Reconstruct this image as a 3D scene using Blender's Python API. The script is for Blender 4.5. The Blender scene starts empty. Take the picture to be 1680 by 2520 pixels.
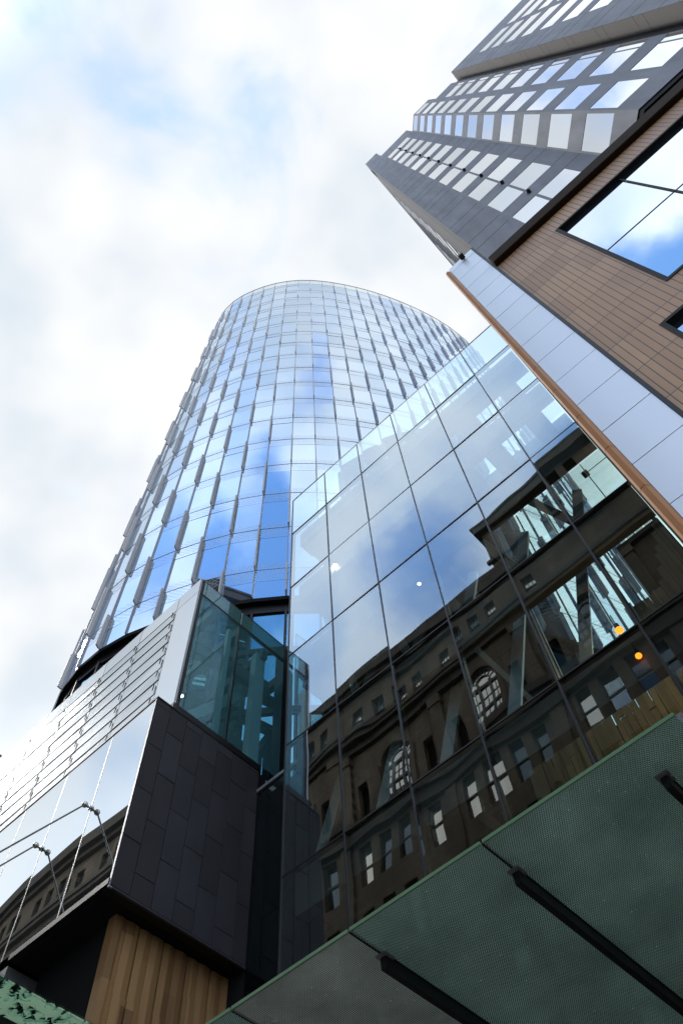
import bpy, math, random
from mathutils import Vector, Matrix
random.seed(7)
sc = bpy.context.scene
COL = sc.collection
EYE = 1.6                      # eye height of the photographer; heights below are measured from the eye

# ---------------------------------------------------------------- camera
CX = ((0.72663247, -0.62929141, -0.27572223), (0.68581967, 0.64060304, 0.34536808), (-0.04070176, -0.44005139, 0.89704968))
FPX, PW, PH = 1980.55, 1680, 2520
cam = bpy.data.cameras.new('camera'); cam.sensor_fit = 'AUTO'; cam.sensor_width = 36.0
cam.lens = 36.0 * FPX / PH; cam.clip_start = 0.05; cam.clip_end = 3000
co = bpy.data.objects.new('camera', cam); COL.objects.link(co)
right = Vector([CX[i][0] for i in range(3)]).normalized()
up = Vector([-CX[i][1] for i in range(3)]); up = (up - right * up.dot(right)).normalized()
back = right.cross(up)
m = Matrix((right, up, back)).transposed().to_4x4(); m.translation = (0, 0, EYE)
co.matrix_world = m; sc.camera = co

def project(x, y, z):          # photo pixel of a point (z above the eye); only used to rank repeats by size
    c = [x * CX[0][i] + y * CX[1][i] + z * CX[2][i] for i in range(3)]
    if c[2] <= .01: return None
    return 840 + FPX * c[0] / c[2], 1260 + FPX * c[1] / c[2]

# ---------------------------------------------------------------- light
SUN_EL, SUN_AZ = math.radians(46), math.radians(-96)      # azimuth from +Y towards +X
sd = Vector((math.sin(SUN_AZ) * math.cos(SUN_EL), math.cos(SUN_AZ) * math.cos(SUN_EL), math.sin(SUN_EL)))
sl = bpy.data.lights.new('sun', 'SUN'); sl.energy = 1.2; sl.angle = math.radians(14); sl.color = (1, .96, .9)
so = bpy.data.objects.new('sun', sl); COL.objects.link(so)
so.rotation_euler = sd.to_track_quat('Z', 'Y').to_euler()

sc.view_settings.view_transform = 'Standard'; sc.view_settings.look = 'None'
sc.view_settings.exposure = 0.9; sc.view_settings.gamma = 1.0; sc.view_settings.use_curve_mapping = False

world = bpy.data.worlds.new('World'); sc.world = world; world.use_nodes = True
nt = world.node_tree; nt.nodes.clear()
def N(tree, typ, **kw):
    n = tree.nodes.new(typ)
    for k, v in kw.items():
        if k.startswith('i_'):
            key = k[2:]; key = int(key) if key.isdigit() else key.replace('_', ' ')
            n.inputs[key].default_value = v
        else: setattr(n, k, v)
    return n
def L(tree, a, b): tree.links.new(a, b)
def mth(tree, op, a, b=None, c=None, clamp=False):
    n = tree.nodes.new('ShaderNodeMath'); n.operation = op; n.use_clamp = clamp
    for i, v in enumerate((a, b, c)):
        if v is None: continue
        if isinstance(v, (int, float)): n.inputs[i].default_value = v
        else: tree.links.new(v, n.inputs[i])
    return n.outputs[0]

tc = N(nt, 'ShaderNodeTexCoord')
dirv = tc.outputs['Generated']
sky = N(nt, 'ShaderNodeTexSky', sky_type='NISHITA'); sky.sun_disc = False
sky.sun_elevation = SUN_EL; sky.sun_rotation = SUN_AZ; sky.altitude = 20; sky.air_density = 1.0; sky.dust_density = .6
bg_nis = N(nt, 'ShaderNodeBackground', i_Strength=.15); L(nt, sky.outputs[0], bg_nis.inputs[0])
bg_blue = N(nt, 'ShaderNodeBackground', i_Strength=1.0); bg_blue.inputs[0].default_value = (.012, .10, .27, 1)    # sunlit air between the clouds
bg_sky = N(nt, 'ShaderNodeAddShader'); L(nt, bg_nis.outputs[0], bg_sky.inputs[0]); L(nt, bg_blue.outputs[0], bg_sky.inputs[1])
mp = N(nt, 'ShaderNodeMapping'); mp.inputs['Scale'].default_value = (3.2, 3.2, 3.8); mp.inputs['Location'].default_value = (1.3, .4, 2.1)
L(nt, dirv, mp.inputs[0])
n1 = N(nt, 'ShaderNodeTexNoise', i_Scale=1.6, i_Detail=5.0, i_Roughness=.52, i_Distortion=.35); L(nt, mp.outputs[0], n1.inputs['Vector'])
cover = mth(nt, 'MULTIPLY_ADD', n1.outputs['Fac'], 1.5, .30)
# gaps in the cloud: direction, size, depth
GAPS = [((-.144, -.215, .966), .15, .11), ((-.22, -.20, .955), .10, .08), ((-.165, -.095, .983), .08, .08), ((-.03, -.02, 1), .08, .16), ((.17, .05, .98), .10, .22),
        ((.053, -.501, .864), .10, .95), ((.237, -.475, .85), .11, .95), ((.38, -.385, .84), .12, .8), ((.21, -.176, .962), .085, .55), ((.12, -.36, .925), .06, .42), ((-.24, -.467, .85), .10, .72), ((-.11, -.43, .89), .09, .28),
        ((.175, -.385, .905), .08, .42), ((.05, -.60, .80), .14, .5), ((-.5, -.6, .62), .22, .35), ((.1, -.8, .58), .2, .4)]
warp = N(nt, 'ShaderNodeTexNoise', i_Scale=5.0, i_Detail=5.0, i_Roughness=.6); L(nt, dirv, warp.inputs['Vector'])
wv = N(nt, 'ShaderNodeVectorMath', operation='MULTIPLY_ADD'); L(nt, warp.outputs['Color'], wv.inputs[0])
wv.inputs[1].default_value = (.16, .16, .16); L(nt, dirv, wv.inputs[2])
wsub = N(nt, 'ShaderNodeVectorMath', operation='SUBTRACT'); L(nt, wv.outputs[0], wsub.inputs[0]); wsub.inputs[1].default_value = (.08, .08, .08)
for d, rad, dep in GAPS:
    dist = N(nt, 'ShaderNodeVectorMath', operation='DISTANCE'); L(nt, wsub.outputs[0], dist.inputs[0]); dist.inputs[1].default_value = d
    mr = N(nt, 'ShaderNodeMapRange', interpolation_type='SMOOTHSTEP'); L(nt, dist.outputs['Value'], mr.inputs[0])
    mr.inputs[1].default_value = rad * 1.5; mr.inputs[2].default_value = 0; mr.inputs[3].default_value = 0; mr.inputs[4].default_value = dep
    cover = mth(nt, 'SUBTRACT', cover, mr.outputs[0])
cov = N(nt, 'ShaderNodeMapRange', interpolation_type='SMOOTHSTEP'); L(nt, cover, cov.inputs[0])
cov.inputs[1].default_value = .28; cov.inputs[2].default_value = .95
n2 = N(nt, 'ShaderNodeTexNoise', i_Scale=1.35, i_Detail=3.5); L(nt, mp.outputs[0], n2.inputs['Vector'])
cm = N(nt, 'ShaderNodeMapRange', interpolation_type='SMOOTHSTEP'); L(nt, n2.outputs['Fac'], cm.inputs[0]); cm.inputs[1].default_value = .33; cm.inputs[2].default_value = .60
def mixc(fac, a, b):
    n = N(nt, 'ShaderNodeMix', data_type='RGBA')
    L(nt, fac, n.inputs[0])
    for k, v in ((6, a), (7, b)):
        if isinstance(v, tuple): n.inputs[k].default_value = (*v, 1)
        else: L(nt, v, n.inputs[k])
    return n.outputs[2]
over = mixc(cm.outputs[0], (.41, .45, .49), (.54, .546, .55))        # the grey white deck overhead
around = mixc(cm.outputs[0], (.80, .90, 1.0), (1.15, 1.15, 1.12))        # cloud outside the view cone, brightened to add fill light
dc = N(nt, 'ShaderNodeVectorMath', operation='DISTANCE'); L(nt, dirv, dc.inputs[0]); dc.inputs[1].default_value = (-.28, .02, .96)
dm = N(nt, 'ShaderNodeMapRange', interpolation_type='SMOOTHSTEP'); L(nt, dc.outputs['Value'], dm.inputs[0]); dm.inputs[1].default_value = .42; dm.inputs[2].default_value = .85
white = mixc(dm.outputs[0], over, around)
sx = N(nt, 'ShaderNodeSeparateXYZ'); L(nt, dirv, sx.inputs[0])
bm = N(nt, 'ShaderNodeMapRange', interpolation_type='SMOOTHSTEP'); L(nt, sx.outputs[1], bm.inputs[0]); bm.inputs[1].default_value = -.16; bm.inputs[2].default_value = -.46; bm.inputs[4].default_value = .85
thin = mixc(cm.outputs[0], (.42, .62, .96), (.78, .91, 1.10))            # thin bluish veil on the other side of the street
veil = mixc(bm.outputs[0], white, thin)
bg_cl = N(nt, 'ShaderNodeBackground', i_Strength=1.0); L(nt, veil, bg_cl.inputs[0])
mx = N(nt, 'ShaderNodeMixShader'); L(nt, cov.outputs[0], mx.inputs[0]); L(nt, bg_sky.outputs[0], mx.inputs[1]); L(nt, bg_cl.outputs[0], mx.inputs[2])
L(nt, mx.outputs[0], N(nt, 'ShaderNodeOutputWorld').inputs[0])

try:
    sc.cycles.max_bounces = 14; sc.cycles.transparent_max_bounces = 24; sc.cycles.glossy_bounces = 7
    sc.cycles.transmission_bounces = 8; sc.cycles.caustics_reflective = False; sc.cycles.caustics_refractive = False
    sc.cycles.sample_clamp_indirect = 6
except Exception: pass

# ---------------------------------------------------------------- helpers
class MB:
    """collects boxes, sheets and bars into one mesh; z is height above the eye"""
    def __init__(s): s.v = []; s.f = []; s.mi = []; s.uv = []; s.sm = []
    def face(s, pts, mi=0, uv=None, smooth=False):
        b = len(s.v); s.v += [tuple(p) for p in pts]; s.f.append(tuple(range(b, b + len(pts)))); s.mi.append(mi)
        s.uv.append(uv or [(0, 0)] * len(pts)); s.sm.append(smooth)
    def box(s, x0, x1, y0, y1, z0, z1, mi=0):
        p = [(x0, y0, z0), (x1, y0, z0), (x1, y1, z0), (x0, y1, z0), (x0, y0, z1), (x1, y0, z1), (x1, y1, z1), (x0, y1, z1)]
        b = len(s.v); s.v += p
        for q in ((0, 3, 2, 1), (4, 5, 6, 7), (0, 1, 5, 4), (1, 2, 6, 5), (2, 3, 7, 6), (3, 0, 4, 7)):
            s.f.append(tuple(b + i for i in q)); s.mi.append(mi); s.uv.append([(0, 0)] * 4); s.sm.append(False)
        return s
    def hexa(s, p, mi=0):      # 8 corners, bottom ring then top ring
        b = len(s.v); s.v += [tuple(q) for q in p]
        for q in ((0, 3, 2, 1), (4, 5, 6, 7), (0, 1, 5, 4), (1, 2, 6, 5), (2, 3, 7, 6), (3, 0, 4, 7)):
            s.f.append(tuple(b + i for i in q)); s.mi.append(mi); s.uv.append([(0, 0)] * 4); s.sm.append(False)
        return s
    def slab(s, p0, p1, n, t0, t1, z0, z1, mi=0):   # wall piece between plan points p0,p1, from offset t0 to t1 along n
        a = [(p0[0] + n[0] * t, p0[1] + n[1] * t) for t in (t0, t1)]; c = [(p1[0] + n[0] * t, p1[1] + n[1] * t) for t in (t0, t1)]
        ring = [a[0], c[0], c[1], a[1]]
        return s.hexa([(x, y, z0) for x, y in ring] + [(x, y, z1) for x, y in ring], mi)
    def prism(s, poly, z0, z1, mi=0):
        b = len(s.v); n = len(poly); s.v += [(x, y, z0) for x, y in poly] + [(x, y, z1) for x, y in poly]
        s.f.append(tuple(b + i for i in reversed(range(n)))); s.f.append(tuple(b + n + i for i in range(n)))
        for i in range(n): s.f.append((b + i, b + (i + 1) % n, b + n + (i + 1) % n, b + n + i))
        for f in s.f[len(s.mi):]: s.mi.append(mi); s.uv.append([(0, 0)] * len(f)); s.sm.append(False)
        return s
    def bar(s, p, q, w, h=None, mi=0, upv=(0, 0, 1)):
        h = h or w; p = Vector(p); q = Vector(q); d = (q - p).normalized(); u = Vector(upv)
        if abs(d.dot(u)) > .98: u = Vector((0, 1, 0))
        r = d.cross(u).normalized() * w / 2; t = r.cross(d).normalized() * h / 2
        return s.hexa([p - r - t, p + r - t, p + r + t, p - r + t, q - r - t, q + r - t, q + r + t, q - r + t], mi)
    def tube(s, p, q, r, n=10, mi=0):
        p = Vector(p); q = Vector(q); d = (q - p).normalized(); u = Vector((0, 0, 1))
        if abs(d.dot(u)) > .98: u = Vector((0, 1, 0))
        a = d.cross(u).normalized(); c = a.cross(d)
        ring = [[e + (a * math.cos(2 * math.pi * i / n) + c * math.sin(2 * math.pi * i / n)) * r for i in range(n)] for e in (p, q)]
        b = len(s.v); s.v += [tuple(x) for x in ring[0] + ring[1]]
        for i in range(n):
            s.f.append((b + i, b + (i + 1) % n, b + n + (i + 1) % n, b + n + i)); s.mi.append(mi); s.uv.append([(0, 0)] * 4); s.sm.append(True)
        for o, rv in ((0, True), (n, False)):
            f = [b + o + i for i in range(n)]; s.f.append(tuple(reversed(f)) if rv else tuple(f)); s.mi.append(mi); s.uv.append([(0, 0)] * n); s.sm.append(False)
        return s
    def ball(s, c, r, mi=0, nu=12, nv=8, sq=(1, 1, 1)):
        b = len(s.v)
        for j in range(nv + 1):
            th = math.pi * j / nv
            for i in range(nu):
                ph = 2 * math.pi * i / nu
                s.v.append((c[0] + sq[0] * r * math.sin(th) * math.cos(ph), c[1] + sq[1] * r * math.sin(th) * math.sin(ph), c[2] + sq[2] * r * math.cos(th)))
        for j in range(nv):
            for i in range(nu):
                s.f.append((b + j * nu + i, b + (j + 1) * nu + i, b + (j + 1) * nu + (i + 1) % nu, b + j * nu + (i + 1) % nu)); s.mi.append(mi); s.uv.append([(0, 0)] * 4); s.sm.append(True)
        return s
    def build(s, name, mats, parent=None, bevel=0):
        if not isinstance(mats, (list, tuple)): mats = [mats]
        o0 = Vector((0, 0, 0)); p = parent
        while p is not None: o0 += p.location; p = p.parent
        me = bpy.data.meshes.new(name)
        me.from_pydata([(x - o0.x, y - o0.y, z + EYE - o0.z) for x, y, z in s.v], [], s.f)
        for mm in mats: me.materials.append(mm)
        me.polygons.foreach_set('material_index', s.mi); me.polygons.foreach_set('use_smooth', s.sm)
        if any(u != (0, 0) for f in s.uv for u in f):
            ul = me.uv_layers.new(name='UVMap'); ul.data.foreach_set('uv', [c for f in s.uv for u in f for c in u])
        me.update()
        o = bpy.data.objects.new(name, me); COL.objects.link(o)
        if parent is not None: o.parent = parent
        if bevel:
            bv = o.modifiers.new('bevel', 'BEVEL'); bv.width = bevel; bv.segments = 2; bv.limit_method = 'ANGLE'
        return o
def tag(o, label=None, cat=None, group=None, kind=None):
    if label: o['label'] = label
    if cat: o['category'] = cat
    if group: o['group'] = group
    if kind: o['kind'] = kind
    return o
def thing(name, label, cat, loc, group=None):
    o = bpy.data.objects.new(name, None); COL.objects.link(o); o.location = loc; o.empty_display_size = .2
    return tag(o, label, cat, group)

# ---------------------------------------------------------------- materials
MATS = {}
def newmat(name):
    mt = bpy.data.materials.new(name); mt.use_nodes = True; t = mt.node_tree; t.nodes.clear()
    out = N(t, 'ShaderNodeOutputMaterial'); MATS[name] = mt
    return mt, t, out
def rgba(c): return (c[0], c[1], c[2], 1)
def plain(name, col, rough=.6, metal=0, var=.15, scale=3.0, bump=0, streak=False, spec=.5):
    mt, t, out = newmat(name)
    b = N(t, 'ShaderNodeBsdfPrincipled', i_Roughness=rough, i_Metallic=metal)
    b.inputs['Specular IOR Level'].default_value = spec
    g = N(t, 'ShaderNodeNewGeometry'); mp = N(t, 'ShaderNodeMapping'); L(t, g.outputs['Position'], mp.inputs[0])
    if streak: mp.inputs['Scale'].default_value = (1, 1, .18)
    n = N(t, 'ShaderNodeTexNoise', i_Scale=scale, i_Detail=6.0, i_Roughness=.6); L(t, mp.outputs[0], n.inputs['Vector'])
    mixc = N(t, 'ShaderNodeMix', data_type='RGBA'); L(t, n.outputs['Fac'], mixc.inputs[0])
    mixc.inputs[6].default_value = rgba([c * (1 - var) for c in col]); mixc.inputs[7].default_value = rgba([c * (1 + var) for c in col])
    L(t, mixc.outputs[2], b.inputs['Base Color'])
    rr = mth(t, 'MULTIPLY_ADD', n.outputs['Fac'], .2, max(0, rough - .1), clamp=True); L(t, rr, b.inputs['Roughness'])
    if bump:
        bp = N(t, 'ShaderNodeBump', i_Strength=bump, i_Distance=.02); L(t, n.outputs['Fac'], bp.inputs['Height']); L(t, bp.outputs[0], b.inputs['Normal'])
    L(t, b.outputs[0], out.inputs[0]); return mt
def glass(name, tint, base=.1, graz=.9, power=3.0, rough=0.0, gcol=(1, 1, 1), body=None, body_fac=0.0, wave=0, wscale=.6):
    """architectural glass: mirror reflection that grows at grazing angles, tinted clear view through"""
    mt, t, out = newmat(name)
    lw = N(t, 'ShaderNodeLayerWeight', i_Blend=.5)
    f = mth(t, 'POWER', lw.outputs['Facing'], power); fac = mth(t, 'MULTIPLY_ADD', f, graz, base, clamp=True)
    gl = N(t, 'ShaderNodeBsdfGlossy', i_Roughness=rough); gl.inputs['Color'].default_value = rgba(gcol)
    if wave:
        g = N(t, 'ShaderNodeNewGeometry'); n = N(t, 'ShaderNodeTexNoise', i_Scale=wscale, i_Detail=1.0); L(t, g.outputs['Position'], n.inputs['Vector'])
        bp = N(t, 'ShaderNodeBump', i_Strength=1.0, i_Distance=wave); L(t, n.outputs['Fac'], bp.inputs['Height']); L(t, bp.outputs[0], gl.inputs['Normal'])
    tr = N(t, 'ShaderNodeBsdfTransparent'); tr.inputs['Color'].default_value = rgba(tint)
    under = tr.outputs[0]
    if body is not None:
        d = N(t, 'ShaderNodeBsdfDiffuse'); d.inputs['Color'].default_value = rgba(body)
        mb = N(t, 'ShaderNodeMixShader', i_0=body_fac); L(t, tr.outputs[0], mb.inputs[1]); L(t, d.outputs[0], mb.inputs[2]); under = mb.outputs[0]
    mxs = N(t, 'ShaderNodeMixShader'); L(t, fac, mxs.inputs[0]); L(t, under, mxs.inputs[1]); L(t, gl.outputs[0], mxs.inputs[2])
    L(t, mxs.outputs[0], out.inputs[0]); return mt, t, mxs, out
def mirror(name, body, base=.3, graz=.7, power=2.0, rough=0.0, gcol=(1, 1, 1), bodyrough=.9):
    """reflective panel with an opaque body behind it"""
    mt, t, out = newmat(name)
    lw = N(t, 'ShaderNodeLayerWeight', i_Blend=.5)
    f = mth(t, 'POWER', lw.outputs['Facing'], power); fac = mth(t, 'MULTIPLY_ADD', f, graz, base, clamp=True)
    gl = N(t, 'ShaderNodeBsdfGlossy', i_Roughness=rough); gl.inputs['Color'].default_value = rgba(gcol)
    d = N(t, 'ShaderNodeBsdfDiffuse'); d.inputs['Color'].default_value = rgba(body)
    mxs = N(t, 'ShaderNodeMixShader'); L(t, fac, mxs.inputs[0]); L(t, d.outputs[0], mxs.inputs[1]); L(t, gl.outputs[0], mxs.inputs[2])
    L(t, mxs.outputs[0], out.inputs[0]); return mt, t, d, gl, mxs
def emit(name, col, st):
    mt, t, out = newmat(name); e = N(t, 'ShaderNodeEmission', i_Strength=st); e.inputs[0].default_value = rgba(col); L(t, e.outputs[0], out.inputs[0]); return mt

M_asphalt = plain('asphalt', (.05, .05, .052), .85, scale=40, bump=.3)
M_paving = plain('paving', (.2, .19, .18), .8, scale=6)
M_conc = plain('precast_concrete', (.20, .21, .24), .75, var=.6, scale=2.0, streak=True, bump=.15)
M_conc_side = plain('side_lit_concrete', (.15, .15, .158), .8, var=.2, scale=1.4, streak=True)  # tower concrete again, light on the side face put into its colour
M_conc_pier_lit = plain('pier_lit_concrete', (.105, .10, .10), .8, var=.25, scale=2.0)  # same concrete recoloured for the light falling on the pier side
M_zinc = plain('black_zinc', (.040, .039, .046), .6, metal=.1, spec=.25, var=.35, scale=1.2)
M_black = plain('black_metal', (.012, .012, .014), .45, metal=.2, spec=.3)
M_void = plain('dark_interior', (.01, .011, .012), .9, spec=.1)
M_soffit = plain('black_soffit', (.008, .008, .009), .8, spec=.15)
M_mull = plain('dark_aluminium', (.05, .047, .05), .4, metal=.5)
M_tmull = plain('grey_aluminium', (.24, .24, .265), .4, metal=.6)
M_fin = plain('grey_sun_fin', (.56, .57, .59), .5, metal=.1, var=.05)
M_bronze = plain('bronze_cladding', (.31, .12, .025), .6, metal=0, var=.12, scale=1.5)
M_steel = plain('stainless_steel', (.45, .44, .42), .25, metal=1.0, var=.05)
M_silver = plain('silver_trim', (.42, .42, .45), .35, metal=.6, var=.06)
M_frame = plain('window_frame_black', (.010, .009, .009), .6, spec=.2)
M_cap = plain('bronze_cap', (.028, .017, .010), .7, spec=.06)
def stone(name, ca, cb, cj):
    mt, t, out = newmat(name)
    b = N(t, 'ShaderNodeBsdfPrincipled', i_Roughness=.85)
    g = N(t, 'ShaderNodeNewGeometry'); s_ = N(t, 'ShaderNodeSeparateXYZ'); L(t, g.outputs['Position'], s_.inputs[0])
    cx = N(t, 'ShaderNodeCombineXYZ'); L(t, s_.outputs[0], cx.inputs[0]); L(t, s_.outputs[2], cx.inputs[1])
    br = N(t, 'ShaderNodeTexBrick', i_Scale=1.0); L(t, cx.outputs[0], br.inputs['Vector'])
    br.inputs['Brick Width'].default_value = 1.7; br.inputs['Row Height'].default_value = .75; br.inputs['Mortar Size'].default_value = .035
    br.inputs['Color1'].default_value = rgba(ca); br.inputs['Color2'].default_value = rgba(cb); br.inputs['Mortar'].default_value = rgba(cj)
    mp = N(t, 'ShaderNodeMapping'); mp.inputs['Scale'].default_value = (1, 1, .25); L(t, g.outputs['Position'], mp.inputs[0])
    n = N(t, 'ShaderNodeTexNoise', i_Scale=.55, i_Detail=7.0, i_Roughness=.65); L(t, mp.outputs[0], n.inputs['Vector'])
    st = N(t, 'ShaderNodeMapRange'); L(t, n.outputs['Fac'], st.inputs[0]); st.inputs[1].default_value = .35; st.inputs[2].default_value = .62; st.inputs[3].default_value = .8
    st.inputs[4].default_value = 0
    c = N(t, 'ShaderNodeMix', data_type='RGBA'); L(t, st.outputs[0], c.inputs[0]); L(t, br.outputs['Color'], c.inputs[6]); c.inputs[7].default_value = rgba([k * .35 for k in ca])
    L(t, c.outputs[2], b.inputs['Base Color']); L(t, b.outputs[0], out.inputs[0]); return mt
M_sand = stone('sandstone', (.092, .068, .043), (.135, .10, .066), (.025, .02, .015))
M_sand_dark = stone('weathered_sandstone', (.045, .036, .027), (.062, .05, .037), (.025, .02, .015))
M_olddark = mirror('dim_old_window_glass', (.012, .014, .016), .12, .3, 2.5, gcol=(.7, .85, 1))[0]
M_muntin = plain('painted_window_bar', (.03, .03, .032), .5)
M_beam = plain('floor_beam_paint', (.045, .04, .04), .6)
M_strut = plain('white_steel_paint', (.42, .44, .42), .5)
M_plaster = plain('interior_plaster', (.5, .52, .5), .8, var=.06)
M_grey = plain('grey_fascia', (.11, .115, .12), .4, metal=.4, var=.2, scale=1.5)
M_blueoff = mirror('blue_office_glass', (.05, .09, .15), .2, .5, 2)[0]
M_lamp_o = emit('amber_lamp_glow', (1, .19, .012), 2.3)
M_lamp_w = emit('warm_lamp_glow', (1, .88, .68), 14)

# timber boards: colour per board from its position along the wall
def timber(name, ca, cb, axis, width):
    mt, t, out = newmat(name)
    b = N(t, 'ShaderNodeBsdfPrincipled', i_Roughness=.55)
    g = N(t, 'ShaderNodeNewGeometry'); s = N(t, 'ShaderNodeSeparateXYZ'); L(t, g.outputs['Position'], s.inputs[0])
    idx = mth(t, 'FLOOR', mth(t, 'DIVIDE', s.outputs[axis], width))
    hz = mth(t, 'FLOOR', mth(t, 'DIVIDE', mth(t, 'ADD', s.outputs[2], mth(t, 'MULTIPLY', idx, 1.37)), 2.4))
    cb_ = N(t, 'ShaderNodeCombineXYZ'); L(t, idx, cb_.inputs[0]); L(t, hz, cb_.inputs[1])
    wn = N(t, 'ShaderNodeTexWhiteNoise', noise_dimensions='2D'); L(t, cb_.outputs[0], wn.inputs['Vector'])
    mp = N(t, 'ShaderNodeMapping'); mp.inputs['Scale'].default_value = (22, 22, 1.2); L(t, g.outputs['Position'], mp.inputs[0])
    n = N(t, 'ShaderNodeTexNoise', i_Scale=1.0, i_Detail=8.0, i_Distortion=1.2); L(t, mp.outputs[0], n.inputs['Vector'])
    mixf = mth(t, 'MULTIPLY_ADD', wn.outputs['Value'], .65, mth(t, 'MULTIPLY', n.outputs['Fac'], .45), clamp=True)
    c = N(t, 'ShaderNodeMix', data_type='RGBA'); L(t, mixf, c.inputs[0]); c.inputs[6].default_value = rgba(ca); c.inputs[7].default_value = rgba(cb)
    L(t, c.outputs[2], b.inputs['Base Color'])
    bp = N(t, 'ShaderNodeBump', i_Strength=.25, i_Distance=.01); L(t, n.outputs['Fac'], bp.inputs['Height']); L(t, bp.outputs[0], b.inputs['Normal'])
    L(t, b.outputs[0], out.inputs[0]); return mt
M_timber = timber('timber_boards', (.12, .06, .023), (.40, .23, .095), 1, .30)
M_timber2 = timber('weathered_timber_boards', (.095, .072, .036), (.235, .19, .105), 0, .16)

# brown terracotta tiles, tall narrow: joints every 0.1 m across and 1.025 m up
def tile_mat():
    mt, t, out = newmat('brown_tiles')
    b = N(t, 'ShaderNodeBsdfPrincipled', i_Roughness=.5)
    g = N(t, 'ShaderNodeNewGeometry'); s = N(t, 'ShaderNodeSeparateXYZ'); L(t, g.outputs['Position'], s.inputs[0])
    u = mth(t, 'DIVIDE', s.outputs[0], .105); v = mth(t, 'DIVIDE', mth(t, 'SUBTRACT', s.outputs[2], EYE + 18.1 - 1.025 * 30), 1.025)
    fu = mth(t, 'FRACT', u); fv = mth(t, 'FRACT', v)
    ju = mth(t, 'LESS_THAN', fu, .14); jv = mth(t, 'LESS_THAN', fv, .018); j = mth(t, 'MAXIMUM', ju, jv)
    cc = N(t, 'ShaderNodeCombineXYZ'); L(t, mth(t, 'FLOOR', mth(t, 'DIVIDE', u, 6)), cc.inputs[0]); L(t, mth(t, 'FLOOR', v), cc.inputs[1])
    wn = N(t, 'ShaderNodeTexWhiteNoise', noise_dimensions='2D'); L(t, cc.outputs[0], wn.inputs['Vector'])
    n = N(t, 'ShaderNodeTexNoise', i_Scale=.9, i_Detail=5.0); L(t, g.outputs['Position'], n.inputs['Vector'])
    f = mth(t, 'MULTIPLY_ADD', wn.outputs['Value'], .5, mth(t, 'MULTIPLY', n.outputs['Fac'], .6), clamp=True)
    c = N(t, 'ShaderNodeMix', data_type='RGBA'); L(t, f, c.inputs[0]); c.inputs[6].default_value = rgba((.30, .15, .066)); c.inputs[7].default_value = rgba((.56, .335, .175))
    c2 = N(t, 'ShaderNodeMix', data_type='RGBA'); L(t, j, c2.inputs[0]); L(t, c.outputs[2], c2.inputs[6]); c2.inputs[7].default_value = rgba((.07, .047, .033))
    L(t, c2.outputs[2], b.inputs['Base Color'])
    bp = N(t, 'ShaderNodeBump', i_Strength=.6, i_Distance=.01); L(t, mth(t, 'SUBTRACT', 1.0, j), bp.inputs['Height']); L(t, bp.outputs[0], b.inputs['Normal'])
    L(t, b.outputs[0], out.inputs[0]); return mt
M_tile = tile_mat()

M_atr, t_, _, _ = glass('atrium_glass', (.76, .89, .86), .09, .97, 2.25, gcol=(.90, .97, 1), wave=.005, wscale=.55)
M_bay = glass('dark_bay_glass', (.5, .62, .62), .035, .5, 3.5)[0]
M_edge = glass('glass_edge', (.95, .985, .975), .02, .1, 3)[0]
M_clear = glass('clear_green_glass', (.90, .955, .945), .04, .5, 4)[0]
M_teal = glass('teal_glass', (.52, .82, .90), .06, .45, 3.5, gcol=(.6, .9, 1), body=(.13, .34, .38), body_fac=.27)[0]
M_tealpar = glass('teal_parapet_glass', (.30, .62, .62), .12, .5, 3.5, body=(.2, .42, .42), body_fac=.35)[0]
M_louv, _, _, _, _ = mirror('white_louvre_glass', (.36, .38, .39), .34, .5, 1.5, rough=.10, gcol=(.74, .77, .78))
M_wglass, _, _, _, _ = mirror('silver_mirror_glass', (.06, .065, .065), .62, .35, 1.5, gcol=(.62, .65, .66))
M_strip, _, _, _, _ = mirror('pale_back_painted_glass', (.84, .89, .98), .22, .5, 2.4, rough=.40, gcol=(.86, .93, 1))
M_win, _, _, _, _ = mirror('sky_window_glass', (.03, .04, .05), .62, .36, 1.5, gcol=(.97, .98, 1))
M_bigwin, _, _, _, _ = mirror('large_window_glass', (.03, .05, .07), .55, .4, 1.5, gcol=(.92, .97, 1))
M_oldwin, _, _, _, _ = mirror('old_window_glass', (.03, .03, .03), .62, .2, 2.0, gcol=(1, .97, .9))
M_rec, _, _, _, _ = mirror('blue_recess_glass', (.01, .03, .045), .40, .6, 2.5, gcol=(.45, .8, 1))
M_rim = glass('rim_glass', (.72, .84, .86), .18, .6, 2.5, body=(.7, .78, .8), body_fac=.35)[0]

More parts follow.
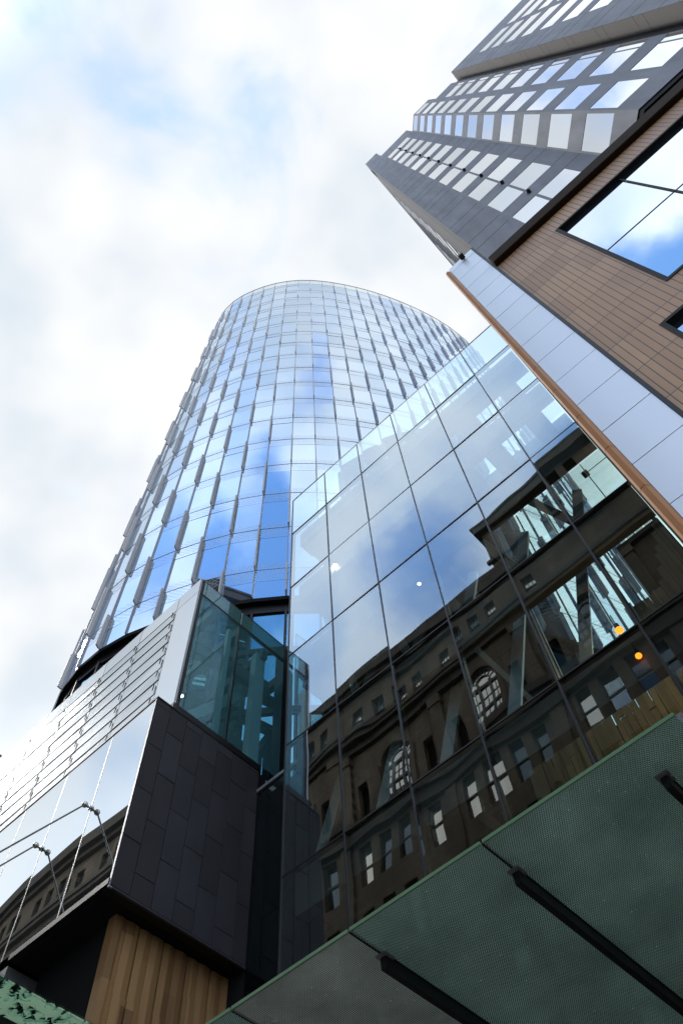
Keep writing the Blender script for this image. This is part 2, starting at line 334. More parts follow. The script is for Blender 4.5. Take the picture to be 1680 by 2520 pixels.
# tower glass with dashed ceramic frit near the floor lines (uv: metres along the pane, metres above the floor line)
def tower_glass():
    mt, t, d, gl, mxs = mirror('tower_glass', (.03, .08, .16), .50, .48, 1.5, gcol=(.74, .86, 1))
    out = [n for n in t.nodes if n.type == 'OUTPUT_MATERIAL'][0]
    uv = N(t, 'ShaderNodeUVMap'); s = N(t, 'ShaderNodeSeparateXYZ'); L(t, uv.outputs[0], s.inputs[0])
    v = s.outputs[1]; row = mth(t, 'DIVIDE', v, .13); fr = mth(t, 'FRACT', row); od = mth(t, 'MODULO', mth(t, 'FLOOR', row), 2.0)
    fu = mth(t, 'FRACT', mth(t, 'ADD', mth(t, 'DIVIDE', s.outputs[0], .30), mth(t, 'MULTIPLY', od, .5)))
    dash = mth(t, 'MULTIPLY', mth(t, 'LESS_THAN', fu, .62), mth(t, 'LESS_THAN', fr, .5))
    lo = mth(t, 'LESS_THAN', v, .55); hi = mth(t, 'GREATER_THAN', v, 3.05)
    zone = mth(t, 'MAXIMUM', lo, hi)
    fac = mth(t, 'MULTIPLY', mth(t, 'MULTIPLY', dash, zone), .5)
    fd = N(t, 'ShaderNodeBsdfDiffuse'); fd.inputs['Color'].default_value = (.62, .66, .68, 1)
    m2 = N(t, 'ShaderNodeMixShader'); L(t, fac, m2.inputs[0]); L(t, mxs.outputs[0], m2.inputs[1]); L(t, fd.outputs[0], m2.inputs[2])
    L(t, m2.outputs[0], out.inputs[0]); return mt
M_tower = tower_glass()

def vary(mt, lo, hi):
    """each pane or tray a little lighter or darker than the next"""
    t = mt.node_tree; g = N(t, 'ShaderNodeNewGeometry'); oi = N(t, 'ShaderNodeObjectInfo')
    w = N(t, 'ShaderNodeTexWhiteNoise', noise_dimensions='1D'); L(t, mth(t, 'ADD', mth(t, 'MULTIPLY', g.outputs['Random Per Island'], 57.0), mth(t, 'MULTIPLY', oi.outputs['Random'], 91.0)), w.inputs['W'])
    k = mth(t, 'MULTIPLY_ADD', w.outputs['Value'], hi - lo, lo)
    for n in list(t.nodes):
        sock = n.inputs['Color'] if n.type == 'BSDF_GLOSSY' else (n.inputs['Base Color'] if n.type == 'BSDF_PRINCIPLED' else None)
        if sock is None: continue
        m = N(t, 'ShaderNodeVectorMath', operation='SCALE'); L(t, k, m.inputs['Scale'])
        if sock.is_linked: L(t, sock.links[0].from_socket, m.inputs[0])
        else: m.inputs[0].default_value = sock.default_value[:3]
        L(t, m.outputs[0], sock)
vary(M_tower, .90, 1.0); vary(M_win, .80, 1.0); vary(M_zinc, .78, 1.2); vary(M_strip, .92, 1.0); vary(M_louv, .88, 1.0)

# canopy glass with a dot frit
def dot_glass(name, tint, dotcol, pitch, hexg, rad, base=.10):
    mt, t, mxs, out = glass(name, tint, base, .5, 2.5, body=(.10, .135, .125), body_fac=.25)
    g = N(t, 'ShaderNodeNewGeometry'); s = N(t, 'ShaderNodeSeparateXYZ'); L(t, g.outputs['Position'], s.inputs[0])
    yr = mth(t, 'DIVIDE', s.outputs[1], pitch * (.866 if hexg else 1)); rowi = mth(t, 'FLOOR', yr)
    xo = mth(t, 'MULTIPLY', mth(t, 'MODULO', rowi, 2.0), .5 if hexg else 0.0)
    fx = mth(t, 'SUBTRACT', mth(t, 'FRACT', mth(t, 'ADD', mth(t, 'DIVIDE', mth(t, 'ADD', s.outputs[0], 50.0), pitch), xo)), .5)
    fy = mth(t, 'SUBTRACT', mth(t, 'FRACT', yr), .5)
    r2 = mth(t, 'ADD', mth(t, 'MULTIPLY', fx, fx), mth(t, 'MULTIPLY', fy, fy))
    dot = mth(t, 'LESS_THAN', r2, rad * rad)
    d = N(t, 'ShaderNodeBsdfDiffuse'); d.inputs[0].default_value = rgba(dotcol)
    tl = N(t, 'ShaderNodeBsdfTranslucent'); tl.inputs[0].default_value = rgba(dotcol)
    nz = N(t, 'ShaderNodeTexNoise', i_Scale=1.6, i_Detail=6.0, i_Roughness=.65); L(t, g.outputs['Position'], nz.inputs['Vector'])
    sp = N(t, 'ShaderNodeTexNoise', i_Scale=26.0, i_Detail=2.0); L(t, g.outputs['Position'], sp.inputs['Vector'])
    k_ = mth(t, 'ADD', mth(t, 'MULTIPLY_ADD', nz.outputs['Fac'], 1.5, .3), mth(t, 'MULTIPLY', mth(t, 'GREATER_THAN', sp.outputs['Fac'], .73), 1.2))
    sc_ = N(t, 'ShaderNodeVectorMath', operation='SCALE'); sc_.inputs[0].default_value = dotcol; L(t, k_, sc_.inputs['Scale'])
    L(t, sc_.outputs[0], d.inputs[0]); L(t, sc_.outputs[0], tl.inputs[0])
    md = N(t, 'ShaderNodeMixShader', i_0=.55); L(t, d.outputs[0], md.inputs[1]); L(t, tl.outputs[0], md.inputs[2])
    m2 = N(t, 'ShaderNodeMixShader'); L(t, mth(t, 'MULTIPLY', dot, .85), m2.inputs[0]); L(t, mxs.outputs[0], m2.inputs[1]); L(t, md.outputs[0], m2.inputs[2])
    L(t, m2.outputs[0], out.inputs[0]); return mt
M_dots = dot_glass('green_dot_glass', (.36, .52, .48), (.36, .43, .40), .0165, True, .33)
M_dots_sq = dot_glass('grey_dot_glass', (.44, .50, .48), (.36, .375, .355), .0155, False, .36)
def camo_glass():
    mt, t, mxs, out = glass('leaf_pattern_glass', (.28, .5, .42), .1, .5, 2.5)
    g = N(t, 'ShaderNodeNewGeometry')
    vo = N(t, 'ShaderNodeTexVoronoi', i_Scale=5.0); vo.feature = 'F1'; vo.distance = 'MANHATTAN'; L(t, g.outputs['Position'], vo.inputs['Vector'])
    n = N(t, 'ShaderNodeTexNoise', i_Scale=5.5, i_Detail=4.0, i_Distortion=2.2); L(t, g.outputs['Position'], n.inputs['Vector'])
    k = mth(t, 'GREATER_THAN', mth(t, 'ADD', n.outputs['Fac'], mth(t, 'MULTIPLY', vo.outputs['Distance'], .35)), 0.82)
    tl = N(t, 'ShaderNodeBsdfTranslucent'); tl.inputs[0].default_value = (.66, .80, .66, 1)
    d = N(t, 'ShaderNodeBsdfDiffuse'); d.inputs[0].default_value = (.5, .68, .5, 1)
    md = N(t, 'ShaderNodeMixShader', i_0=.6); L(t, d.outputs[0], md.inputs[1]); L(t, tl.outputs[0], md.inputs[2])
    inv = mth(t, 'SUBTRACT', 1.0, k)
    m2 = N(t, 'ShaderNodeMixShader'); L(t, mth(t, 'MULTIPLY', inv, .8), m2.inputs[0]); L(t, mxs.outputs[0], m2.inputs[1]); L(t, md.outputs[0], m2.inputs[2])
    L(t, m2.outputs[0], out.inputs[0]); return mt
M_camo = camo_glass()

# ---------------------------------------------------------------- ground
def structure(name, mb, mat): return tag(mb.build(name, mat), kind='structure')
structure('ground', MB().box(-600, 600, -600, 600, -2.6, -1.75), M_paving)
structure('road', MB().box(-140, 140, -21, -.9, -1.75, -1.70), M_asphalt)
structure('pavement', MB().box(-140, 140, -.9, 40, -1.75, -1.58), M_paving)
structure('far_pavement', MB().box(-140, 140, -29.6, -21, -1.75, -1.58), M_paving)

# ---------------------------------------------------------------- bowed glass pane (float glass is never flat)
def bowed(mb, p0, p1, n, z0, z1, bow, tilt=(0, 0), nu=6, nv=10, t=.012):
    def P(i, j):
        u, v = i / nu, j / nv
        d = bow * (1 - (2 * u - 1) ** 2) * (1 - (2 * v - 1) ** 2) + tilt[0] * (u - .5) + tilt[1] * (v - .5)
        return (p0[0] + (p1[0] - p0[0]) * u + n[0] * d, p0[1] + (p1[1] - p0[1]) * u + n[1] * d, z0 + (z1 - z0) * v)
    b = len(mb.v)
    for j in range(nv + 1):
        for i in range(nu + 1): mb.v.append(P(i, j))
    for j in range(nv):
        for i in range(nu):
            mb.f.append((b + j * (nu + 1) + i, b + j * (nu + 1) + i + 1, b + (j + 1) * (nu + 1) + i + 1, b + (j + 1) * (nu + 1) + i))
            mb.mi.append(0); mb.uv.append([(0, 0)] * 4); mb.sm.append(True)
    q = lambda x, y, z: (x - n[0] * t, y - n[1] * t, z)
    c = [P(0, 0), P(nu, 0), P(nu, nv), P(0, nv)]; d = [q(*k) for k in c]
    mb.face([d[3], d[2], d[1], d[0]], 1)
    for i in range(4): k = (i + 1) % 4; mb.face([c[i], d[i], d[k], c[k]], 1)
    return mb

# ================================================================ ATRIUM
AX0, AW, AY = -10.519, 1.8252, 10.0
ROWS = [30.66, 27.65, 23.69, 19.77, 15.94, 11.96, 8.0, 4.04, 0.3, -1.58]
atr = thing('glass_atrium', 'flat gridded glass facade mirroring sky and a dark sandstone building, beside the bronze edged strip', 'glass building', (-5, 10, 0))
xs = [AX0 + AW * c for c in range(6)] + [AX0 + AW * 6, ]
xs[6] = .42
rnd = random.Random(3)
for c in range(6):
    for r in range(len(ROWS) - 1):
        z1, z0 = ROWS[r], ROWS[r + 1]
        bow = rnd.uniform(-.003, .0045); ti = (rnd.uniform(-.011, .011), rnd.uniform(-.016, .016))
        bowed(MB(), (xs[c] + .012, AY), (xs[c + 1] - .012, AY), (0, -1), z0 + .012, z1 - .012, bow, ti).build('glass_pane', [M_atr, M_edge], atr)
for c in range(7):
    x = xs[c]
    MB().box(x - .018, x + .018, AY - .016, AY + .02, ROWS[-1], ROWS[0]).box(x - .045, x + .045, AY + .03, AY + .16, ROWS[-1], ROWS[1] + .2).build('mullion', M_mull, atr)
for r in range(1, len(ROWS) - 1):
    z = ROWS[r]
    MB().box(xs[0], xs[6], AY - .012, AY + .025, z - .017, z + .017).box(xs[0], xs[6], AY + .03, AY + .12, z - .04, z + .04).build('transom', M_mull, atr)
MB().box(xs[0], xs[6], AY - .014, AY + .03, ROWS[0] - .012, ROWS[0] + .012).build('top_rail', M_silver, atr)
# recessed left bay low down, beside the zinc wall
XC = -12.17
for z0, z1 in ((11.96, 15.9), (8.0, 11.94), (4.04, 7.98), (-1.58, 4.02)):
    bowed(MB(), (XC + .02, 10.6), (xs[0] - .02, 10.6), (0, -1), z0, z1, .002, (.002, .003)).build('glass_pane', [M_bay, M_edge], atr)
MB().box(XC + .02, xs[0] + .02, 10.55, 10.68, 15.9, 16.0).build('handrail', M_silver, atr)
# floors, roof and back of the atrium
for z in ROWS[2:7]:
    MB().box(xs[0] + .2, .1, AY + .22, AY + .5, z - .95, z + .12).build('floor_beam', M_beam, atr)
for k in range(4, 6):
    x = xs[0] + AW * (k + .3)
    MB().box(x - .35, x + .35, AY + .35, 14.6, 26.9, 27.5).build('roof_beam', M_grey, atr)
MB().box(xs[0] + .2, .1, AY + .25, AY + .9, 26.75, 27.7).build('roof_edge_beam', M_grey, atr)
MB().box(xs[0] + .2, .1, AY + 3.4, 14.7, 26.7, 27.6).build('roof_edge_beam', M_grey, atr)
MB().box(xs[0] + .2, -3.6, AY + .92, AY + 3.38, 26.9, 27.6).build('roof_deck', M_grey, atr)
MB().box(-3.6, .1, AY + .95, AY + 3.35, 27.72, 27.74).build('roof_glass', M_clear, atr)
for k in range(5):
    x0 = -4.6 + k * .98
    MB().box(x0, x0 + .95, 14.9, 14.92, 14.0, 26.6).build('back_pane', M_clear, atr)
    MB().box(x0 - .03, x0, 14.88, 15.0, 14.0, 26.6).build('back_mullion', M_mull, atr)
MB().box(xs[0] + .2, -4.7, 14.2, 14.5, -1.5, 26.6).build('back_wall', M_void, atr)
MB().box(xs[0] + .2, .1, 16.5, 16.7, -1.5, 14.0).build('back_wall', M_void, atr)
for z in (7.9, 11.86):
    MB().box(xs[0] + .2, -6.2, 10.6, 14.1, z - .45, z).build('floor_slab', M_beam, atr)
for z in (15.84, 19.67, 23.59):
    MB().box(xs[0] + .2, -5.0, 10.6, 14.1, z - .45, z).build('floor_slab', M_beam, atr)
for k in range(5):
    xa = xs[0] + AW * (k + .15); s_ = M_grey
    MB().bar((xa, 10.75, 12.2), (xa + 1.9, 11.6, 19.6), .16, .26).build('strut', s_, atr)
    MB().bar((xa + 1.8, 10.75, 16.2), (xa - .1, 11.6, 23.4), .14, .22).build('strut', s_, atr)
MB().box(XC - .1, xs[0] + .15, 10.75, 16.7, -1.5, 15.8).build('side_core', M_void, atr)
# timber screen inside: stepped boards
tb = MB(); r2 = random.Random(5); x = -5.7
while x < .05:
    w = r2.uniform(.10, .17)
    top = 13.75 if x < -1.72 else (16.15 if x < -.92 else 16.2 + (x + .92) * 2.9)
    if x < -3.3: top += r2.uniform(-.12, .12)
    y = 13 + r2.uniform(-.03, .03); zb = 4.0
    while zb < top - .1:
        zt = min(top, zb + r2.uniform(1.4, 2.8)); yy = y + r2.uniform(-.03, .03)
        tb.box(x, x + w - .012, yy, yy + .04, zb, zt - .01); zb = zt
    x += w
tb.build('timber_screen', M_timber2, atr)
MB().box(-5.65, -1.72, 13.09, 13.14, 4.0, 13.4).build('screen_backing', M_void, atr)
MB().box(-1.72, .05, 13.09, 13.14, 4.0, 15.9).build('screen_backing', M_void, atr)
ls = MB()
for k in range(26):
    x = -1.25 + k * .052
    for z0, z1 in ((19.9, 21.3), (21.7, 22.3), (22.6, 23.1)):
        if (k * 7 + int(z0)) % 6: ls.box(x, x + .03, 14.6, 14.65, z0, z1)
for z in (20.0, 21.4, 22.35, 22.95): ls.box(-1.3, .1, 14.66, 14.72, z, z + .28)
ls.build('slatted_screen', M_grey, atr)
MB().box(-1.3, .1, 14.0, 14.6, 17.4, 19.9).build('plant_box', M_void, atr)

def lamp(name, label, cat, p, r, mat, group=None, arm=None, power=0):
    t = thing(name, label, cat, (p[0], p[1], p[2] + EYE), group)
    MB().ball(p, r, sq=(1, 1, .9)).build('bulb', mat, t)
    s = MB().tube((p[0], p[1], p[2] + r * .7), (p[0], p[1], p[2] + r * 2.2), r * .6)
    s.tube((p[0], p[1], p[2] + r * 2.2), (p[0], p[1], p[2] + r * 2.2 + (arm or .35)), .012, 6)
    s.build('fitting', M_black, t)
    if power:
        pl_ = bpy.data.lights.new('lamp_light', 'POINT'); pl_.energy = power; pl_.color = (1, .72, .4); pl_.shadow_soft_size = r
        po = bpy.data.objects.new('lamp_light', pl_); COL.objects.link(po); po.parent = t; po.location = (0, 0, -r * 1.6)
    return t
lamp('pendant_lamp', 'glowing amber lamp inside the gridded glass, the higher of two near the timber screen', 'lamp', (-1.9, 10.9, 13.2), .085, M_lamp_o, 'amber lamps inside the glass', power=35)
lamp('pendant_lamp', 'glowing amber lamp inside the gridded glass, the lower of two, above the timber screen', 'lamp', (-1.71, 10.13, 11.42), .06, M_lamp_o, 'amber lamps inside the glass', power=0)
lamp('spot_light', 'larger white spotlight glowing behind the sky reflecting glass panes', 'spotlight', (-8.57, 10.14, 22.97), .085, M_lamp_w, 'white lights behind glass')
lamp('spot_light', 'tiny white spotlight dot behind the sky reflecting glass, under the blue patch', 'spotlight', (-5.66, 10.13, 18.46), .04, M_lamp_w, 'white lights behind glass')
fl = thing('floodlight', 'small dark floodlight on a thin arm seen through the right hand glass pane', 'floodlight', (.05, 11.5, 19.94 + EYE))
MB().tube((.12, 11.5, 19.94), (-.5, 11.5, 19.94), .012, 8).build('arm', M_black, fl)
MB().box(-.66, -.48, 11.42, 11.58, 19.84, 20.0).build('lamp_head', M_black, fl, bevel=.02)

# ================================================================ CORNER BUILDING (louvres, zinc, teal glass)
cb = thing('louvred_building', 'white louvred glass building with black zinc flank and teal glass corner, lower left', 'building', (-18, 9, 0))
YL, YZ, XL = 7.47, 6.99, -40.0
ZT, ZM, ZB = 23.25, 16.72, 11.06
MB().box(XL, XC - .02, YL + .12, 18, ZM, ZT - .25).build('wall_core', M_void, cb) if False else None
# louvre wall: sheets of glass with tilted laps
lv_lines = [ZM + .28 + k * .62 for k in range(9)] + [22.45]
colx = [XC - 1.05 - 1.88 * k for k in range(15)]
rL = random.Random(9)
for ci in range(len(colx) - 1):
    xr, xl = colx[ci] - .012, colx[ci + 1] + .012
    lm = MB()
    for k in range(len(lv_lines) - 1):
        z0, z1 = lv_lines[k] + .015, lv_lines[k + 1] - .015
        j = rL.uniform(-.006, .006)
        lm.hexa([(xl, YL + .00 + j, z0), (xr, YL + .00 - j, z0), (xr, YL + .05, z0), (xl, YL + .05, z0), (xl, YL + .018, z1), (xr, YL + .018, z1), (xr, YL + .07, z1), (xl, YL + .07, z1)])
    lm.build('louvre_bank', M_louv, cb)
    MB().box(xl, xr, YL + .01, YL + .05, 22.475, ZT).build('parapet_panel', M_louv, cb)
    d = MB()
    for k in range(len(lv_lines) - 1):
        z = lv_lines[k]
        d.box(xr - .06, xr - .045, YL - .007, YL + .02, z + .05, z + .36).box(xr - .20, xr - .185, YL - .004, YL + .02, z + .3, z + .58)
    d.build('louvre_clip', M_mull, cb)
MB().box(XL, XC + .004, YL + .09, YL + .2, ZM - .1, ZT - .02).build('backing_wall', M_black, cb)
MB().box(colx[0] + .012, XC, YL + .01, YL + .06, ZM, 22.45).box(colx[0] + .012, XC, YL + .01, YL + .06, 22.475, ZT).build('corner_panel', M_louv, cb)
# teal glass corner: panes in plane x = XC
for y0, y1 in ((YL + .08, 9.3), (9.36, 11.35)):
    mbp = MB(); bowed(mbp, (XC, y0), (XC, y1), (1, 0), 16.95, 22.42, .002, (.002, .002)); mbp.build('glass_pane', [M_teal, M_edge], cb)
    MB().box(XC - .02, XC, y0, y1, 22.5, ZT).build('parapet_glass', M_tealpar, cb)
MB().box(XC - .14, XC + .015, 9.305, 9.355, 16.9, 22.45).build('mullion', M_black, cb)
MB().box(XC - .03, XC + .012, YL + .02, YL + .075, ZM, ZT).build('corner_trim', M_silver, cb)
MB().box(XC - .09, XC + .012, YL + .08, 11.4, 22.43, 22.49).box(XC - .025, XC + .005, YL + .08, 11.4, ZT, ZT + .03).build('head_rail', M_black, cb)
MB().box(XC - .3, XC + .03, YL + .0, 10.6, ZM + .02, ZM + .2).build('sill', M_black, cb)
MB().box(XC - .4, XC - .01, 11.36, 11.7, 15, 23.2).build('jamb', M_black, cb)
MB().box(-40, -15.2, YL + .22, 13, 22.2, 22.45).build('roof_slab', M_beam, cb)
MB().box(-15.2, XC - .1, YL + .22, 13, 22.4, 22.43).build('roof_glass', M_clear, cb)
for y_ in (8.2, 9.3, 10.5, 11.6): MB().box(-15.2, XC - .12, y_, y_ + .22, 22.0, 22.38).build('roof_beam', M_beam, cb)
MB().box(-40, XC - .1, YL + .22, 13, 16.5, 16.7).build('floor_slab', M_plaster, cb)
MB().box(-17.5, -17.2, YL + .3, 13, 16.7, 22.2).build('inner_wall', M_plaster, cb)
MB().box(-17.2, XC - .2, 12.6, 12.9, 16.7, 22.2).build('inner_wall', M_plaster, cb)
MB().box(XC - .34, XC - .2, 9.05, 9.2, 16.7, 22.2).build('column', M_strut, cb)
MB().box(XC - .5, XC - .25, 10.35, 10.75, 16.7, 22.2).build('column', M_strut, cb)
MB().bar((XC - .9, YL + .5, 20.9), (XC - .6, 11.2, 21.3), .25, .5).build('inner_beam', M_beam, cb)
MB().bar((XC - 1.6, YL + .5, 18.7), (XC - .8, 11.2, 18.4), .2, .3).build('inner_beam', M_beam, cb)
MB().bar((XC - .7, YL + .6, 17.2), (XC - 1.2, 11.0, 21.6), .18, .3).build('brace', M_strut, cb)
# zinc flank: staggered trays on a black backing
zp = MB(); rZ = random.Random(2)
seams = [YZ - .018, 7.46, 8.0, 8.55, 9.1, 9.64, 10.2, 10.6]
offs = [16.45, 15.79, 16.5, 15.1 + .72, 16.3, 15.75, 16.4]
offs = [15.085, 15.79, 15.05, 15.75, 15.0, 15.7, 15.2]
for i in range(7):
    edges = [ZB + .0] + sorted([offs[i] - 1.39 * k for k in range(4) if offs[i] - 1.39 * k > ZB + .1] + [offs[i] + 1.39 * k for k in range(1, 3) if offs[i] + 1.39 * k < ZM - .1]) + [ZM - .03]
    for a, b_ in zip(edges, edges[1:]):
        o = [rZ.uniform(-.004, .004) for _ in range(4)]
        y0, y1 = seams[i] + .008, seams[i + 1] - .008
        zp.hexa([(XC - .04, y0, a + .008), (XC + .012 + o[0], y0, a + .008), (XC + .012 + o[1], y1, a + .008), (XC - .04, y1, a + .008),
                 (XC - .04, y0, b_ - .008), (XC + .012 + o[2], y0, b_ - .008), (XC + .012 + o[3], y1, b_ - .008), (XC - .04, y1, b_ - .008)])
zp.build('zinc_cladding', M_zinc, cb, bevel=.004)
MB().box(XC - .3, XC - .045, YZ + .03, 10.9, ZB + .01, ZM - .01).build('zinc_backing', M_black, cb)
MB().box(XC - .06, XC - .004, YZ - .015, YZ + .055, ZB - .03, ZM - .04).build('corner_trim', M_silver, cb)
MB().box(XL, XC + .03, YZ - .02, YL + .085, ZM - .035, ZM + .015).build('ledge', M_black, cb)
MB().box(XC - .28, XC + .03, YL + .09, 10.6, ZM - .028, ZM + .015).build('ledge', M_black, cb)
# mirror glass front under the louvres
gx = [XC - .07, -13.92, -15.78, -17.62, -19.46, -21.3, -23.14, -24.98, -26.8, -28.7, -30.5, -32.4, -34.2, -36.1, -38]
rg = random.Random(21)
for i in range(len(gx) - 1):
    z0 = ZB + .22 if i < 2 else 5.0
    bowed(MB(), (gx[i + 1] + .02, YZ), (gx[i] - .02, YZ), (0, -1), z0, ZM - .06, rg.uniform(-.002, .004), (rg.uniform(-.006, .006), rg.uniform(-.006, .006))).build('mirror_pane', [M_wglass, M_wglass], cb)
    MB().box(gx[i + 1] - .014, gx[i + 1] + .014, YZ - .006, YZ + .05, z0, ZM - .06).build('pane_joint', M_steel, cb)
MB().box(XL, XC - .35, YZ + .06, YZ + .2, ZB + .2, ZM - .06).build('backing_wall', M_black, cb)
MB().box(-15.42, XC - .065, YZ - .03, YZ + .1, ZB + .06, ZB + .2).build('bottom_trim', M_black, cb)
MB().box(-15.38, XC - .03, YZ + .1, 11.5, ZB + .02, ZB + .18).build('soffit', M_soffit, cb)
MB().box(XC - .045, XC + .015, YZ + .06, 10.6, ZB - .05, ZB - .005).build('bottom_trim', M_zinc, cb)
MB().box(-40, -15.44, YZ + .02, 8.5, 10.74, ZB - .025).build('fascia', M_grey, cb)
MB().box(-40, -15.44, YZ + .22, 11.4, -1.5, 10.735).build('lower_wall', M_void, cb)
# timber clad wall under the soffit
tw = MB(); rT = random.Random(4); y = 7.6
while y < 10.55:
    for w, dx in ((.30, 0.0), (.30, .008)):
        zt = ZB; cut = rT.choice([9.55, 8.8, 10.2, 7.9])
        for a, b_, e in ((-1.5, 5.2, .0), (5.2, cut, .03), (cut, zt, .0)):
            bev = .05
            tw.prism([(-12.95, y), (-12.72 + dx + e, y), (-12.70 + dx + e + rT.uniform(0, .003), y + w * .5), (-12.72 + dx + e, y + w - .006), (-12.95, y + w - .006)], a + .004, b_ - .004)
        y += w
    y += .035
tw.build('timber_cladding', M_timber, cb)
MB().box(-15.3, -12.96, 7.7, 11.4, -1.5, ZB + .015).build('lower_core', M_void, cb)
MB().box(-12.95, XC - .05, 10.62, 11.2, -1.5, ZB + .015).build('lower_core', M_void, cb)
lamp('spot_light', 'white ceiling light glowing behind the teal glass corner, left pane', 'spotlight', (-12.9, 8.15, 18.42), .045, M_lamp_w, 'white lights behind glass')
lamp('spot_light', 'faint small light low behind the right pane of the teal glass corner', 'spotlight', (-12.6, 10.1, 17.35), .022, M_lamp_w, 'white lights behind glass')

# patterned canopy and its tie rods
cl = thing('patterned_canopy', 'green leaf patterned glass canopy hung on steel rods, bottom left corner', 'canopy', (-11, 5.5, 7 + EYE))
MB().box(-12.0, -10.06, 2.0, 6.85, 7.0, 7.03).build('glass_panel', M_camo, cl)
MB().box(-14.0, -12.03, 2.0, 6.85, 7.0, 7.03).build('glass_panel', M_camo, cl)
MB().box(-10.06, -10.03, 2.0, 6.87, 6.99, 7.04).build('edge_strip', M_clear, cl)
MB().box(-10.75, -10.67, 2.2, 6.85, 6.8, 6.985).build('beam', M_black, cl)
MB().box(-14, -10.03, 6.87, 6.96, 6.9, 7.2).build('wall_angle', M_black, cl)
for nx, ex in ((-13.93, -13.5), (-15.79, -15.3)):
    nz = 14.2; n0 = (nx, YZ - .04, nz); n1 = (nx, YZ - .17, nz)
    rod = MB().tube((nx + .01, YZ - .19, nz - .02), (ex, 2.3, 7.2), .021, 10).build('tie_rod', M_steel, cl)
    cv = MB().tube(n0, n1, .03).ball((nx, YZ - .18, nz), .075).ball((nx, YZ - .03, nz), .07, sq=(1, .4, 1)).build('clevis', M_steel, rod)

# ================================================================ CURVED TOWER
CTL = [(-3.0, 34.5), (-2.9, 32.3), (-3.15, 30.2), (-3.55, 28.2), (-4.36, 25.6), (-5.5, 22.8), (-6.66, 20.4), (-8.0, 18.05), (-9.8, 15.4), (-11.4, 13.45), (-12.8, 12.05),
       (-14.2, 10.95), (-15.9, 9.9), (-17.9, 9.0), (-19.5, 8.5), (-21.0, 8.32), (-22.5, 8.45), (-24.1, 9.0), (-25.5, 10.0), (-26.6, 11.5), (-27.2, 13.4), (-27.5, 16)]
def catmull(P, n=24):
    out = []
    for i in range(len(P) - 1):
        a, b, c, d = P[max(i - 1, 0)], P[i], P[i + 1], P[min(i + 2, len(P) - 1)]
        for k in range(n):
            t = k / n
            out.append(tuple(.5 * (2 * b[j] + (c[j] - a[j]) * t + (2 * a[j] - 5 * b[j] + 4 * c[j] - d[j]) * t * t + (3 * b[j] - a[j] - 3 * c[j] + d[j]) * t ** 3) for j in (0, 1)))
    return out + [P[-1]]
dense = catmull(CTL); cum = [0]
for a, b_ in zip(dense, dense[1:]): cum.append(cum[-1] + math.dist(a, b_))
i47 = min(range(len(dense)), key=lambda i: abs(math.degrees(math.atan2(-dense[i][0], dense[i][1])) - 47.0))
STEP = 1.39; s0 = cum[i47] % STEP
def at_s(s):
    for i in range(len(cum) - 1):
        if cum[i + 1] >= s:
            t = (s - cum[i]) / max(1e-9, cum[i + 1] - cum[i]); return tuple(dense[i][j] + (dense[i + 1][j] - dense[i][j]) * t for j in (0, 1))
    return dense[-1]
tp = []; s = s0
while s <= cum[-1] + 1e-6: tp.append(at_s(s)); s += STEP
FL = 3.9; Z0 = 28.1; ZF = [30.36 + FL * k for k in range(18)]; ZRIM = ZF[-1]; ZTOP = 98.95
tw_ = thing('curved_glass_tower', 'tall curved blue glass tower with staggered grey sun fins rising behind the louvred building', 'tower', (-15, 22, 0))
def outn(i):
    a, b_ = tp[max(i - 1, 0)], tp[min(i + 1, len(tp) - 1)]; d = (b_[0] - a[0], b_[1] - a[1]); l = math.hypot(*d)
    n = (-d[1] / l, d[0] / l)
    return n if n[0] * tp[i][0] + n[1] * tp[i][1] < 0 or True else n
sgn = 1
k0 = min(range(len(tp)), key=lambda i: abs(tp[i][0] + 12.8))
if outn(k0)[0] * -tp[k0][0] + outn(k0)[1] * -tp[k0][1] < 0: sgn = -1
OUT = [(outn(i)[0] * sgn, outn(i)[1] * sgn) for i in range(len(tp))]
SEG = []
for i in range(len(tp) - 1):
    d = (tp[i + 1][0] - tp[i][0], tp[i + 1][1] - tp[i][1]); l = math.hypot(*d); n = (-d[1] / l * sgn, d[0] / l * sgn); SEG.append((n, l))
rt = random.Random(11)
def seen(i): return SEG[i][0][0] * -tp[i][0] + SEG[i][0][1] * -tp[i][1] > -.6
def px_area(pts):
    q = [project(*p) for p in pts]
    if any(v is None for v in q): return 0
    if all(v[0] < 0 or v[0] > PW or v[1] < 0 or v[1] > PH for v in q): return 0
    return abs(sum(q[k][0] * q[(k + 1) % 4][1] - q[(k + 1) % 4][0] * q[k][1] for k in range(4))) / 2
panes = []
levels = [(Z0, ZF[0] - .97, 1.63), (ZF[0] - .97, ZF[0], 2.93)]
for k in range(17):
    levels.append((ZF[k], ZF[k + 1] - .97, 0.0)); levels.append((ZF[k + 1] - .97, ZF[k + 1], 2.93))
for i in range(len(tp) - 1):
    n, l = SEG[i]
    for lv, (z0, z1, v0) in enumerate(levels):
        tu, tv = rt.gauss(0, .0034), (rt.gauss(0, .0032) if lv > 1 else .004)
        P4 = []
        for u, v in ((0, 0), (1, 0), (1, 1), (0, 1)):
            d = tu * (u - .5) * l + tv * (v - .5) * (z1 - z0)
            P4.append((tp[i][0] + (tp[i + 1][0] - tp[i][0]) * u + n[0] * d, tp[i][1] + (tp[i + 1][1] - tp[i][1]) * u + n[1] * d, z0 + (z1 - z0) * v))
        uv = [(0, v0), (l, v0), (l, v0 + z1 - z0), (0, v0 + z1 - z0)]
        if sgn < 0: pass
        panes.append((px_area(P4), P4, uv, n))
panes.sort(key=lambda p: -p[0])
